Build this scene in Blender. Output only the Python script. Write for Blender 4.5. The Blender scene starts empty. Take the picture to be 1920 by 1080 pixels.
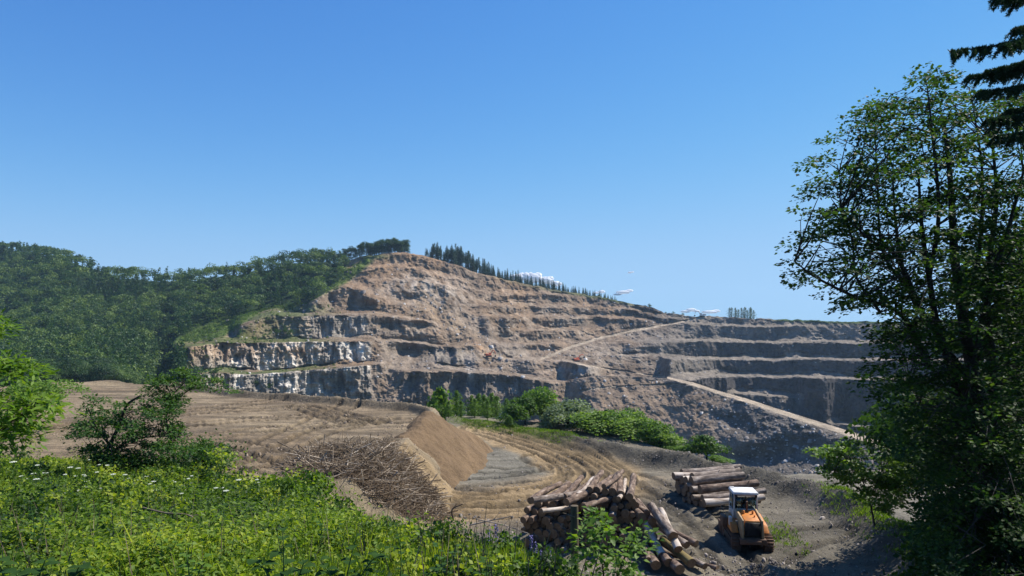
import bpy, math, random
import numpy as np
R=math.radians
random.seed(7); rng=np.random.default_rng(7)
S=bpy.context.scene; COL=S.collection
# ---------------------------------------------------------------- camera, world, sun, exposure
FP=1280.0; HZ=606.0                     # focal length and horizon row, in photo pixels (1920 wide)
cam_d=bpy.data.cameras.new('camera'); cam=bpy.data.objects.new('camera',cam_d); COL.objects.link(cam)
cam_d.sensor_width=36; cam_d.lens=36*FP/1920; cam_d.shift_y=(HZ-540)/1920
cam_d.clip_start=0.1; cam_d.clip_end=60000
cam.location=(0,0,0); cam.rotation_euler=(R(90),0,0); S.camera=cam
SUN_EL=R(50); SUN_AZ=R(27)              # azimuth from +X towards +Y
sd=(math.cos(SUN_EL)*math.cos(SUN_AZ), math.cos(SUN_EL)*math.sin(SUN_AZ), math.sin(SUN_EL))
W=bpy.data.worlds.new('World'); S.world=W; W.use_nodes=True
nt=W.node_tree; bg=nt.nodes['Background']
sky=nt.nodes.new('ShaderNodeTexSky'); sky.sky_type='NISHITA'; sky.sun_disc=False
sky.sun_elevation=SUN_EL; sky.sun_rotation=R(90)-SUN_AZ
sky.air_density=1.0; sky.dust_density=0.0; sky.ozone_density=6.0; sky.altitude=1500
hs=nt.nodes.new('ShaderNodeHueSaturation'); hs.inputs['Saturation'].default_value=1.2; hs.inputs['Hue'].default_value=.508; hs.inputs['Value'].default_value=1.06; nt.links.new(sky.outputs[0],hs.inputs['Color'])
# soft shoulder on the brightest part of the sky near the horizon
SKS=0.142; sep=nt.nodes.new('ShaderNodeSeparateColor'); cmb=nt.nodes.new('ShaderNodeCombineColor'); nt.links.new(hs.outputs[0],sep.inputs[0])
for k_,lim in enumerate((.38,.64,.97)):
    m_=lim/1.53/SKS; ch=[nt.nodes.new('ShaderNodeMath') for _ in range(6)]
    for n_,op,v in zip(ch,('DIVIDE','POWER','ADD','POWER','DIVIDE','MULTIPLY'),(m_,3,1,1/3,None,m_)):
        n_.operation=op
        if v is not None: n_.inputs[1].default_value=v
    nt.links.new(sep.outputs[k_],ch[0].inputs[0]); nt.links.new(ch[0].outputs[0],ch[1].inputs[0]); nt.links.new(ch[1].outputs[0],ch[2].inputs[0]); nt.links.new(ch[2].outputs[0],ch[3].inputs[0])
    nt.links.new(ch[0].outputs[0],ch[4].inputs[0]); nt.links.new(ch[3].outputs[0],ch[4].inputs[1]); nt.links.new(ch[4].outputs[0],ch[5].inputs[0]); nt.links.new(ch[5].outputs[0],cmb.inputs[k_])
nt.links.new(cmb.outputs[0],bg.inputs[0]); bg.inputs[1].default_value=SKS
sl=bpy.data.lights.new('sun','SUN'); sun=bpy.data.objects.new('sun',sl); COL.objects.link(sun)
sl.energy=5.0; sl.angle=R(0.53); sl.color=(1.0,0.94,0.85)
from mathutils import Vector
sun.rotation_euler=Vector(sd).to_track_quat('Z','Y').to_euler()
S.view_settings.view_transform='Standard'; S.view_settings.look='None'
S.view_settings.exposure=0.60; S.view_settings.gamma=1
S.cycles.max_bounces=6; S.cycles.diffuse_bounces=3; S.cycles.glossy_bounces=2
S.cycles.transmission_bounces=4; S.cycles.transparent_max_bounces=6; S.cycles.volume_bounces=1
S.cycles.use_denoising=True
# ---------------------------------------------------------------- noise
def _h(ix,iy,iz,seed):
    h=(ix.astype(np.int64)*374761393+iy.astype(np.int64)*668265263+iz.astype(np.int64)*2147483647+seed*1274126177)&0xffffffff
    h=((h^(h>>13))*1274126177)&0xffffffff
    h=((h^(h>>16))*2246822519)&0xffffffff
    return ((h^(h>>15))&0xffffff)/float(0x7fffff)-1.0
def vn(x,y,z=None,seed=0):
    x=np.asarray(x,float); y=np.asarray(y,float); z=np.zeros_like(x) if z is None else np.asarray(z,float)
    fx=np.floor(x); fy=np.floor(y); fz=np.floor(z)
    u=x-fx; v=y-fy; w=z-fz
    u=u*u*(3-2*u); v=v*v*(3-2*v); w=w*w*(3-2*w)
    r=0
    for a in (0,1):
        for b in (0,1):
            for c in (0,1):
                r=r+_h(fx+a,fy+b,fz+c,seed)*(u if a else 1-u)*(v if b else 1-v)*(w if c else 1-w)
    return r
def fbm(x,y,z=None,o=4,seed=0,g=0.5):
    a=1;f=1;r=0;t=0
    for i in range(o):
        r=r+a*vn(np.asarray(x)*f,np.asarray(y)*f,None if z is None else np.asarray(z)*f,seed+i*17); t+=a; a*=g; f*=2.03
    return r/t
def ridged(x,y,z=None,o=4,seed=0):
    a=1;f=1;r=0;t=0
    for i in range(o):
        r=r+a*(1-2*np.abs(vn(np.asarray(x)*f,np.asarray(y)*f,None if z is None else np.asarray(z)*f,seed+i*13))); t+=a; a*=.5; f*=2.1
    return r/t
def sstep(a,b,x): 
    t=np.clip((x-a)/(b-a),0,1); return t*t*(3-2*t)
def P(px,py,D): return ((px-960)/FP*D, D, (HZ-py)/FP*D)
# ---------------------------------------------------------------- materials
MATS={}
def newmat(name):
    m=bpy.data.materials.new(name); m.use_nodes=True; n=m.node_tree; n.nodes.clear()
    out=n.nodes.new('ShaderNodeOutputMaterial'); MATS[name]=m; return m,n,out
def N(n,t,**k):
    o=n.nodes.new(t)
    for a,b in k.items(): setattr(o,a,b)
    return o
def noise_node(n,scale,detail=6,rough=.6,coord='Object',vec=None,stretch=None):
    t=N(n,'ShaderNodeTexCoord'); x=N(n,'ShaderNodeTexNoise'); x.inputs['Scale'].default_value=scale
    x.inputs['Detail'].default_value=detail; x.inputs['Roughness'].default_value=rough
    if stretch:
        mp=N(n,'ShaderNodeMapping'); mp.inputs['Scale'].default_value=stretch
        n.links.new(t.outputs[coord],mp.inputs[0]); n.links.new(mp.outputs[0],x.inputs[0])
    else: n.links.new(t.outputs[coord],x.inputs[0])
    return x
def ramp(n,fac,stops):
    r=N(n,'ShaderNodeValToRGB'); n.links.new(fac,r.inputs[0]); e=r.color_ramp.elements
    while len(e)<len(stops): e.new(.5)
    for i,(p,c) in enumerate(stops): e[i].position=p; e[i].color=(c[0],c[1],c[2],1)
    return r
def vcol_mat(name,scales=(.5,3.0),var=.35,bump=.5,bdist=.3,rough=.95,bscale=2.0):
    """surface whose own colour comes from the 'col' attribute, broken up by two noises"""
    m,n,out=newmat(name); L=n.links.new
    b=N(n,'ShaderNodeBsdfPrincipled'); b.inputs['Roughness'].default_value=rough; b.inputs['Specular IOR Level'].default_value=.15
    at=N(n,'ShaderNodeAttribute',attribute_name='col')
    a1=noise_node(n,scales[0]); a2=noise_node(n,scales[1],8,.7)
    ad=N(n,'ShaderNodeMath',operation='ADD'); L(a1.outputs[0],ad.inputs[0]); L(a2.outputs[0],ad.inputs[1])
    mr=N(n,'ShaderNodeMapRange'); mr.inputs[1].default_value=.6; mr.inputs[2].default_value=1.4
    mr.inputs[3].default_value=1-var; mr.inputs[4].default_value=1+var; L(ad.outputs[0],mr.inputs[0])
    mx=N(n,'ShaderNodeVectorMath',operation='SCALE'); L(at.outputs['Color'],mx.inputs[0]); L(mr.outputs[0],mx.inputs['Scale'])
    L(mx.outputs[0],b.inputs['Base Color'])
    bn=noise_node(n,bscale,10,.7); bp=N(n,'ShaderNodeBump'); bp.inputs['Strength'].default_value=bump; bp.inputs['Distance'].default_value=bdist
    L(bn.outputs[0],bp.inputs['Height']); L(bp.outputs[0],b.inputs['Normal']); L(b.outputs[0],out.inputs[0]); return m
def leaf_mat(name,c0,c1,c2,trans=.35,rough=.55,spec=.25):
    m,n,out=newmat(name); L=n.links.new
    at=N(n,'ShaderNodeAttribute',attribute_name='tint'); oi=N(n,'ShaderNodeObjectInfo')
    ad=N(n,'ShaderNodeMath',operation='MULTIPLY_ADD'); L(oi.outputs['Random'],ad.inputs[0]); ad.inputs[1].default_value=.3; L(at.outputs['Fac'],ad.inputs[2])
    sb=N(n,'ShaderNodeMath',operation='SUBTRACT'); L(ad.outputs[0],sb.inputs[0]); sb.inputs[1].default_value=.15
    r=ramp(n,sb.outputs[0],[(0,c0),(.5,c1),(1,c2)])
    b=N(n,'ShaderNodeBsdfPrincipled'); b.inputs['Roughness'].default_value=rough; b.inputs['Specular IOR Level'].default_value=spec
    t=N(n,'ShaderNodeBsdfTranslucent'); mx=N(n,'ShaderNodeMixShader'); mx.inputs[0].default_value=trans
    L(r.outputs[0],b.inputs['Base Color']); 
    tc=N(n,'ShaderNodeVectorMath',operation='MULTIPLY'); L(r.outputs[0],tc.inputs[0]); tc.inputs[1].default_value=(1.5,1.5,.6); L(tc.outputs[0],t.inputs[0])
    L(b.outputs[0],mx.inputs[1]); L(t.outputs[0],mx.inputs[2]); L(mx.outputs[0],out.inputs[0]); return m
def plain_mat(name,stops,scale=4,rough=.7,bump=.3,bdist=.02,stretch=None,metal=0,detail=8,spec=.3):
    m,n,out=newmat(name); L=n.links.new
    b=N(n,'ShaderNodeBsdfPrincipled'); b.inputs['Roughness'].default_value=rough; b.inputs['Metallic'].default_value=metal; b.inputs['Specular IOR Level'].default_value=spec
    x=noise_node(n,scale,detail,.65,stretch=stretch)
    k=len(stops); r=ramp(n,x.outputs[0],[(.3+.4*i/max(1,k-1),c) for i,c in enumerate(stops)])
    L(r.outputs[0],b.inputs['Base Color'])
    bp=N(n,'ShaderNodeBump'); bp.inputs['Strength'].default_value=bump; bp.inputs['Distance'].default_value=bdist
    L(x.outputs[0],bp.inputs['Height']); L(bp.outputs[0],b.inputs['Normal']); L(b.outputs[0],out.inputs[0]); return m
rock_m=vcol_mat('rock',(.14,.8),.42,1.0,2.2,bscale=.30)
soil_m=vcol_mat('soil',(.7,6),.34,1.0,.22,bscale=2.6)
far_leaf=leaf_mat('far_foliage',(.012,.034,.014),(.040,.088,.024),(.13,.19,.04),.28)
mid_leaf=leaf_mat('bush_foliage',(.035,.08,.014),(.095,.18,.028),(.18,.27,.05),.42)
willow_leaf=leaf_mat('willow_foliage',(.08,.12,.06),(.14,.19,.10),(.2,.26,.14),.35)
needle_m=leaf_mat('spruce_needles',(.012,.03,.016),(.025,.055,.028),(.05,.09,.04),.2)
maple_leaf=leaf_mat('maple_foliage',(.012,.034,.012),(.024,.058,.014),(.07,.125,.02),.45,.6,.15)
herb_m=leaf_mat('herb_leaves',(.025,.06,.012),(.135,.22,.022),(.38,.42,.045),.45)
dark_leaf=leaf_mat('dark_leaves',(.018,.045,.012),(.03,.07,.015),(.05,.10,.02),.3,.75,.08)
thorn_leaf=leaf_mat('small_tree_foliage',(.025,.07,.012),(.05,.115,.018),(.10,.17,.03),.4)
bright_leaf=leaf_mat('bright_foliage',(.045,.10,.012),(.10,.19,.02),(.18,.27,.03),.42)
bark_m=plain_mat('tree_bark',[(.012,.010,.009),(.03,.026,.022),(.06,.05,.042)],6,.9,.6,.03,(1,1,.2))
pale_bark=plain_mat('pale_bark',[(.12,.10,.08),(.25,.21,.17),(.42,.37,.31)],5,.9,.5,.02,(1,1,.3))
twig_m=plain_mat('dead_twigs',[(.05,.035,.024),(.12,.09,.06),(.28,.23,.17)],3,.9,.3,.01)
# ---------------------------------------------------------------- mesh helpers
def mesh_from(name,V,Fs,mat,smooth=False,tint=None,col=None):
    V=np.asarray(V,np.float32); Fs=[np.asarray(f,np.int32) for f in (Fs if isinstance(Fs,list) else [Fs]) if len(f)]
    me=bpy.data.meshes.new(name); me.vertices.add(len(V)); me.vertices.foreach_set('co',V.ravel())
    nl=sum(f.size for f in Fs); nf=sum(len(f) for f in Fs)
    me.loops.add(nl); me.loops.foreach_set('vertex_index',np.concatenate([f.ravel() for f in Fs]))
    st=[];o=0
    for f in Fs: st.append(o+np.arange(len(f))*f.shape[1]); o+=f.size
    me.polygons.add(nf); me.polygons.foreach_set('loop_start',np.concatenate(st).astype(np.int32))
    if smooth: me.polygons.foreach_set('use_smooth',np.ones(nf,bool))
    if tint is not None:
        a=me.attributes.new('tint','FLOAT','POINT'); a.data.foreach_set('value',np.asarray(tint,np.float32))
    if col is not None:
        a=me.attributes.new('col','FLOAT_COLOR','POINT'); c=np.ones((len(V),4),np.float32); c[:,:3]=col; a.data.foreach_set('color',c.ravel())
    me.materials.append(mat); me.update(calc_edges=True); return me
def ob(name,me,parent=None,loc=None,**tags):
    o=bpy.data.objects.new(name,me); COL.objects.link(o)
    if parent: o.parent=parent
    if loc is not None: o.location=loc
    for k,v in tags.items(): o[k]=v
    return o
def thing(name,label,cat,loc=(0,0,0),rz=0,group=None):
    o=bpy.data.objects.new(name,None); COL.objects.link(o); o.location=loc; o.rotation_euler=(0,0,rz)
    o['label']=label; o['category']=cat
    if group: o['group']=group
    return o
def dup(root,loc,rz=0,sc=(1,1,1),label=None,group=None):
    r=root.copy(); COL.objects.link(r); r.location=loc; r.rotation_euler=(0,0,rz); r.scale=sc
    if label: r['label']=label
    if group: r['group']=group
    for c in root.children:
        d=c.copy(); COL.objects.link(d); d.parent=r
        for g in c.children:
            e=g.copy(); COL.objects.link(e); e.parent=d
    return r
class MB:
    def __init__(s): s.V=[]; s.F={3:[],4:[]}; s.T=[]; s.n=0
    def add(s,V,F,tint=0.5):
        V=np.asarray(V,float); F=np.asarray(F,int); s.V.append(V); s.F[F.shape[1]].append(F+s.n)
        s.T.append(np.broadcast_to(np.asarray(tint,float),(len(V),))); s.n+=len(V)
    def tube(s,pts,rad,k=6,cap=True):
        pts=np.asarray(pts,float); n=len(pts); rad=np.broadcast_to(np.asarray(rad,float),(n,))
        t=np.gradient(pts,axis=0); t/=np.linalg.norm(t,axis=1)[:,None]+1e-9
        ref=np.array([0,0,1.]) if abs(t[:,2]).mean()<.8 else np.array([1.,0,0])
        u=np.cross(t,ref); u/=np.linalg.norm(u,axis=1)[:,None]+1e-9; v=np.cross(t,u)
        a=np.arange(k)*2*math.pi/k
        V=pts[:,None,:]+rad[:,None,None]*(np.cos(a)[None,:,None]*u[:,None,:]+np.sin(a)[None,:,None]*v[:,None,:])
        V=V.reshape(-1,3); i=np.arange(n-1)[:,None]*k; j=np.arange(k)[None,:]; j2=(j+1)%k
        F=np.stack([i+j,i+j2,i+k+j2,i+k+j],-1).reshape(-1,4); s.add(V,F)
        if cap:
            c=np.arange(k); V2=np.vstack([V[-k:],pts[-1]]); s.add(V2,np.stack([c,(c+1)%k,np.full(k,k)],-1))
            V3=np.vstack([V[:k],pts[0]]); s.add(V3,np.stack([(c+1)%k,c,np.full(k,k)],-1))
    def box(s,x0,x1,y0,y1,z0,z1,sx=0,sy=0):
        """box whose top may be narrowed by sx, sy"""
        V=[(x0,y0,z0),(x1,y0,z0),(x1,y1,z0),(x0,y1,z0),(x0+sx,y0+sy,z1),(x1-sx,y0+sy,z1),(x1-sx,y1-sy,z1),(x0+sx,y1-sy,z1)]
        s.add(V,[(3,2,1,0),(4,5,6,7),(0,1,5,4),(1,2,6,5),(2,3,7,6),(3,0,4,7)])
    def hexa(s,V): s.add(V,[(3,2,1,0),(4,5,6,7),(0,1,5,4),(1,2,6,5),(2,3,7,6),(3,0,4,7)])
    def leaves(s,p,d,L,Wd,tint,roll=None,fold=.25,droop=.0):
        """one folded rhombic leaf per row: root p, direction d (unit), length L, width Wd"""
        n=len(p); p=np.asarray(p,float); d=np.asarray(d,float); d=d/(np.linalg.norm(d,axis=1)[:,None]+1e-9)
        q=rng.normal(size=(n,3)) if roll is None else np.asarray(roll,float)
        u=np.cross(d,q); u/=np.linalg.norm(u,axis=1)[:,None]+1e-9; w=np.cross(u,d)
        L=np.broadcast_to(L,(n,))[:,None]; Wd=np.broadcast_to(Wd,(n,))[:,None]
        mid=p+d*L*.45
        V=np.stack([p, mid+u*Wd*.5+w*Wd*fold, p+d*L-np.array([0,0,1.])*L*droop, mid-u*Wd*.5+w*Wd*fold],1).reshape(-1,3)
        i=np.arange(n)[:,None]*4
        F=np.concatenate([i+np.array([[0,1,2]]),i+np.array([[0,2,3]])]) ; s.add(V,F,np.repeat(np.broadcast_to(tint,(n,)),4))
    def mesh(s,name,mat,smooth=False):
        return mesh_from(name,np.vstack(s.V),[np.vstack(f) for f in s.F.values() if f],mat,smooth,tint=np.concatenate(s.T))
def unit(n): 
    v=rng.normal(size=(n,3)); return v/np.linalg.norm(v,axis=1)[:,None]
def grid_faces(nr,nc):
    i=np.arange(nr-1)[:,None]*nc; j=np.arange(nc-1)[None,:]
    return np.stack([i+j,i+j+1,i+nc+j+1,i+nc+j],-1).reshape(-1,4)
def poly_y(pts,x): p=np.array(pts,float); return np.interp(x,p[:,0],p[:,1])
def inpoly(x,y,poly):
    p=np.array(poly,float); r=np.zeros(np.shape(x),bool); j=len(p)-1
    for i in range(len(p)):
        c=((p[i,1]>y)!=(p[j,1]>y))&(x<(p[j,0]-p[i,0])*(y-p[i,1])/(p[j,1]-p[i,1]+1e-12)+p[i,0]); r^=c; j=i
    return r
def pdist(x,y,line,closed=False):
    """distance to a polyline and arc length along it"""
    p=np.array(line,float); 
    if closed: p=np.vstack([p,p[:1]])
    best=np.full(np.shape(x),1e9); arc=np.zeros(np.shape(x)); side=np.zeros(np.shape(x)); s0=0
    for a,b in zip(p[:-1],p[1:]):
        d=b-a; l=np.hypot(*d); t=np.clip(((x-a[0])*d[0]+(y-a[1])*d[1])/(l*l),0,1)
        dx=x-a[0]-t*d[0]; dy=y-a[1]-t*d[1]; q=np.hypot(dx,dy); m=q<best
        best=np.where(m,q,best); arc=np.where(m,s0+t*l,arc); side=np.where(m,np.sign(d[0]*dy-d[1]*dx),side); s0+=l
    return best,arc,side
def curve(pts,n=8):
    """Catmull-Rom through the points"""
    p=np.array(pts,float); q=np.vstack([2*p[0]-p[1],p,2*p[-1]-p[-2]]); o=[]
    for i in range(1,len(q)-2):
        for t in np.linspace(0,1,n,endpoint=False):
            o.append(.5*((2*q[i])+(-q[i-1]+q[i+1])*t+(2*q[i-1]-5*q[i]+4*q[i+1]-q[i+2])*t*t+(-q[i-1]+3*q[i]-3*q[i+1]+q[i+2])*t**3))
    o.append(p[-1]); return np.array(o)
DX=1.3
# ================================================================ the hills and the quarry (real distances per sight line)
ridge=[(-300,462),(0,468),(60,473),(110,484),(170,505),(220,520),(300,529),(380,525),(450,513),(520,499),(580,494),(640,492),(680,481),(720,475),(760,474),(790,478),(850,495),(900,512),(950,525),(1000,535),(1050,545),(1100,553),(1150,562),(1200,572),(1216,574),(1232,580),(1245,587),(1300,593),(1360,594),(1420,597),(1500,600),(1600,603),(1700,603),(1900,604),(2250,604)]
bottom=[(-300,790),(0,785),(330,785),(430,790),(800,800),(1000,815),(1100,840),(1200,865),(1400,905),(1550,925),(1700,945),(2250,960)]
CA={ -300:[(462,950),(520,640),(570,420),(610,300),(650,205),(690,130),(722,88),(790,70)],
 0:[(468,900),(520,600),(570,400),(610,290),(650,200),(690,130),(722,88),(785,72)],
 200:[(512,800),(540,620),(575,440),(610,330),(650,235),(690,150),(722,92),(785,74)],
 330:[(528,640),(560,500),(590,430),(620,385),(645,345),(700,315),(735,300),(785,290)],
 450:[(513,590),(560,470),(600,400),(640,372),(695,355),(745,345),(790,338)],
 600:[(493,555),(520,500),(560,455),(590,432),(640,408),(690,390),(742,376),(800,368)],
 700:[(477,535),(540,482),(590,450),(640,425),(682,405),(745,388),(800,380)],
 800:[(480,548),(540,505),(600,468),(640,446),(690,420),(745,396),(800,385)],
 900:[(512,570),(550,545),(600,500),(640,472),(695,430),(745,400),(810,388)],
 1000:[(535,600),(570,575),(610,540),(640,510),(672,475),(710,428),(750,405),(815,390)],
 1100:[(553,630),(590,590),(620,560),(640,535),(680,470),(700,440),(730,420),(840,392)],
 1250:[(588,600),(612,580),(640,545),(680,490),(708,425),(725,412),(865,365)],
 1350:[(594,590),(612,575),(640,555),(670,530),(705,505),(738,485),(900,430)],
 1450:[(598,570),(612,560),(640,540),(670,518),(705,495),(770,465),(905,420)],
 1620:[(605,520),(640,500),(670,482),(705,462),(800,430),(930,390)],
 1800:[(614,480),(640,465),(670,450),(705,430),(800,400),(940,360)],
 2250:[(622,430),(640,420),(670,405),(705,390),(800,360),(950,330)]}
CAX=sorted(CA); 
def DA(x,y):
    x=min(max(x,-300),2250); i=max(0,min(len(CAX)-2,int(np.searchsorted(CAX,x,side='right'))-1)); a,b=CAX[i],CAX[i+1]; t=(x-a)/(b-a)
    pa=np.array(CA[a],float); pb=np.array(CA[b],float)
    return (1-t)*np.interp(y,pa[:,0],pa[:,1])+t*np.interp(y,pb[:,0],pb[:,1])
# bench lines: points (x,y), strength
BL=[([(330,697),(440,697),(496,695),(540,691),(588,689),(635,686),(698,681),(735,676)],1),
 ([(325,650),(339,648),(414,640),(490,637),(540,636),(597,637),(650,637),(698,637),(730,640)],1),
 ([(440,610),(471,598),(509,585),(559,588),(635,588),(698,588),(741,592),(804,600),(830,606)],.95),
 ([(575,568),(603,548),(635,534),(673,537),(698,552),(731,558),(794,577),(815,588)],.9),
 ([(620,505),(666,500),(730,497),(800,506),(860,520),(900,535)],.55),
 ([(690,524),(760,522),(830,530),(880,545)],.4),
 ([(705,641),(760,638),(826,646),(889,643),(905,655)],1),
 ([(730,690),(788,694),(842,691),(901,697),(968,702),(1020,713),(1060,716)],1),
 ([(880,541),(914,546),(1000,549),(1100,554),(1180,565)],.9),
 ([(880,568),(960,571),(1040,571),(1100,573),(1180,578),(1240,590),(1300,598)],.95),
 ([(900,592),(1000,592),(1080,593),(1180,594),(1230,600)],1),
 ([(960,617),(1040,617),(1080,616),(1130,613)],.9),
 ([(920,641),(946,645),(1000,644),(1072,640)],.9),
 ([(940,672),(1015,673),(1060,676),(1094,684),(1130,690)],.9),
 ([(1265,601),(1322,607),(1420,609),(1530,608)],.8),
 ([(1140,640),(1160,640),(1225,638),(1293,637),(1400,638),(1500,639),(1615,639),(2250,645)],1),
 ([(1085,668),(1120,667),(1150,666),(1242,669)],0.),
 ([(1236,668),(1300,670),(1450,671),(1611,671),(2250,678)],1),
 ([(1260,712),(1293,707),(1360,702),(1480,704),(1596,706),(2250,716)],1),
 ([(1370,737),(1396,735),(1459,739),(1500,745)],.7),
 ([(1560,790),(1633,796),(1696,802),(2250,815)],.8)]
BL=[(curve([(a,b) for a,b in l],6),s) for l,s in BL]
haul=[(1015,673),(1040,664),(1072,650),(1120,635),(1180,621),(1240,610),(1310,597)]
ramp_=[(1250,708),(1300,720),(1350,737),(1400,751),(1450,768),(1500,784),(1560,803),(1620,822),(1700,848),(1800,880),(2250,1000)]
rD=lambda x: np.interp(x,[1250,1450,1620,1800,2250],[425,355,300,262,215])
XS=np.arange(-300,2250.1,DX); NR=350; nc=len(XS)
YT=poly_y(ridge,XS)+vn(XS/14,XS*0,seed=3)*1.2+vn(XS/5,XS*0,seed=4)*.8; YB=poly_y(bottom,XS)
tt=np.linspace(0,1,NR)**1.0
GX=np.tile(XS,(NR,1)); GY=YB[None,:]+(YT-YB)[None,:]*tt[:,None]
wob=vn(GX/60,GY/400,seed=9)*2.0+vn(GX/17,GY/500,seed=10)*1.2
TAL=np.array([np.clip(.07*sstep(500,800,XS)+.05+.28*fbm(XS/45,XS*0+k*9.3,o=4,seed=200+k),.02,.5) for k in range(8)]); GD=np.zeros_like(GX); FACE=np.zeros_like(GX); RD=np.zeros_like(GX)
for j,x in enumerate(XS):
    y=GY[:,j]; ytop=YT[j]
    bs=[]
    for l,s in BL:
        if l[0,0]<x<l[-1,0]:
            e=min(x-l[0,0],l[-1,0]-x) if l[-1,0]<2200 else x-l[0,0]
            bi=float(l[0,0]+l[0,1]); br_=float(np.clip(.95+1.3*fbm(x/26,bi*.37,o=3,seed=207),.12,1)) if 690<x<1160 else 1.; k=s*min(1,e/28.)*br_; yy=np.interp(x,l[:,0],l[:,1])+wob[0,j]*.9+(2.6*float(fbm(x/22,bi*.21,o=3,seed=208)) if 690<x<1200 else 0)
            if yy>ytop+3: bs.append((yy,k*(1-(x>1050)*sstep(0,6,yy-float(poly_y([(1050,712),(1120,700),(1250,706),(1270,712)],x)))*(x<1262))))
    if haul[0][0]<x<haul[-1][0]: bs.append((poly_y(haul,x),.2))
    bs.sort(reverse=True); b2=[]
    for b in bs:
        if not b2 or b2[-1][0]-b[0]>6: b2.append(b)
    pts=[(YB[j]+1,0)]+b2+[(ytop-1,.5)]
    yy=[];dd=[];ff=[]
    d0=[float(DA(x,p[0])) for p in pts]
    for i in range(len(pts)-1):
        ya,yb=pts[i][0],pts[i+1][0]; s=pts[i+1][1]; da,db=d0[i],d0[i+1]
        fr=1-min(.5,3.2/max(ya-yb,6)); f1=1-min(.75,8.0/max(ya-yb,8))*0
        tal=TAL[i%8,j]
        yy+=[ya, ya+(yb-ya)*tal, ya+(yb-ya)*fr]
        dd+=[da, da+(db-da)*(tal*(1-s)+s*.34), da+(db-da)*(fr*(1-s)+s*.46)]
    yy.append(pts[-1][0]); dd.append(d0[-1])
    GD[:,j]=np.interp(-y,-np.array(yy),dd)
ker=np.exp(-(np.arange(-14,15)/6.5)**2); ker/=ker.sum()
GDp=np.pad(GD,((0,0),(14,14)),mode='edge'); GD=sum(ker[q]*GDp[:,q:q+nc] for q in range(29))
for j,x in enumerate(XS):
    y=GY[:,j]
    if x>1040:
        road=x>1250
        yr=float(poly_y([(1040,716),(1120,703),(1250,708)],x)) if not road else float(poly_y(ramp_,x))
        h=np.interp(x,[1040,1200,1250,1300,1620,1900],[.5,.8,1.6,3,5.2,8])
        D0=float(rD(x)) if road else np.interp(x,[1040,1250],[418,425]); zr=(HZ-yr)/FP*D0
        if road:
            on=np.abs(y-yr)<=h; GD[:,j]=np.where(on,zr*FP/(HZ-np.maximum(y,yr-h)),GD[:,j]); RD[:,j]=on
        yb=yr+h; Db=zr*FP/(HZ-yb); be=y>yb; dep=(y-HZ)/FP
        Dn=np.maximum((.62*Db-zr)/(dep+.62),60); w=float(sstep(1040,1120,x)); GD[:,j]=np.where(be,GD[:,j]*(1-w)+Dn*w,GD[:,j])
hl,_,_=pdist(GX,GY,haul); RD=np.maximum(RD,(hl<2.6-.8*sstep(1100,1300,GX)).astype(float)*(GX>1014)*(GX<1312))
hl3,_,_=pdist(GX,GY,curve([(1085,683),(1130,690),(1190,699),(1252,708)],5)); RD=np.maximum(RD,(hl3<1.1).astype(float))
trk=curve([(1090,733),(1130,727),(1180,724),(1250,721),(1310,722)],5); hl2,_,_=pdist(GX,GY,trk); TR2=(hl2<1.4)
GZ=(HZ-GY)/FP*GD; WX=(GX-960)/FP*GD
# steepness from the undisplaced surface
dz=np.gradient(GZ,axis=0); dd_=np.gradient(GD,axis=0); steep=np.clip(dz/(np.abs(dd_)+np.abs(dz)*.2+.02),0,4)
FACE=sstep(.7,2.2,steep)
forest=[(-400,380),(620,400),(640,492),(650,500),(645,515),(625,535),(575,568),(520,572),(480,585),(430,595),(380,612),(325,640),(318,660),(335,690),(365,720),(400,740),(400,800),(-400,800)]
def soft(poly,x,y,w):
    q=inpoly(x,y,poly); d,_,_=pdist(x,y,poly,True); return sstep(-w,w,np.where(q,d,-d))
FO=soft(forest,GX,GY,4)
scree=np.clip(np.exp(-((GX-(795+(GY-560)*1.15))/34)**2)*sstep(540,575,GY)*sstep(720,670,GY)
  +np.exp(-((GX-805)/70)**2-((GY-545)/22)**2)*.7,0,1)          # the grey chute down to the excavator
slopeB=sstep(0,8,GY-np.where(GX>1250,poly_y(ramp_,GX)+4,poly_y([(1020,735),(1080,700),(1250,712)],GX)))*sstep(1040,1090,GX)
FACE=FACE*(1-FO)*(1-.8*scree)*(1-slopeB)
rightw=sstep(1180,1300,GX)*(1-slopeB)
# rock relief
c=GX*.35+WX*.35                                        # along-strike coordinate, metres
ribs=ridged(WX/9+GD/16,GZ/34+fbm(WX/20,GZ/20,seed=61,o=2),GD/60,o=5,seed=21)
blk=ridged(WX/5,GZ/6,GD/5,o=4,seed=33)
big=fbm(WX/30,GD/40,GZ/60,o=3,seed=41)
amp=FACE*(1-.35*rightw)
fine=ridged(WX/2.2,GZ/3.2,GD/3,o=3,seed=37)
GD2=GD-amp*(ribs*5.2+blk*3.0+big*7.0+fine*1.7+ridged(WX/1.1,GZ/1.3,GD/1.5,o=2,seed=38)*.7)
lump=(1-FACE)*(1-FO)*(1-RD)*(1-TR2)
GD2-=lump*(fbm(WX/6,GD/9,GZ/6,o=5,seed=51)*3.4+ridged(WX/4+GZ/9,GD/18,GZ/22,o=3,seed=55)*1.0+ridged(WX/9,GZ/5,GD/14,o=5,seed=56)*2.6*(1-.8*scree)+fbm(WX/1.6,GZ/1.6,GD/2,o=3,seed=57)*1.1)*(1-.5*slopeB)
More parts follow.
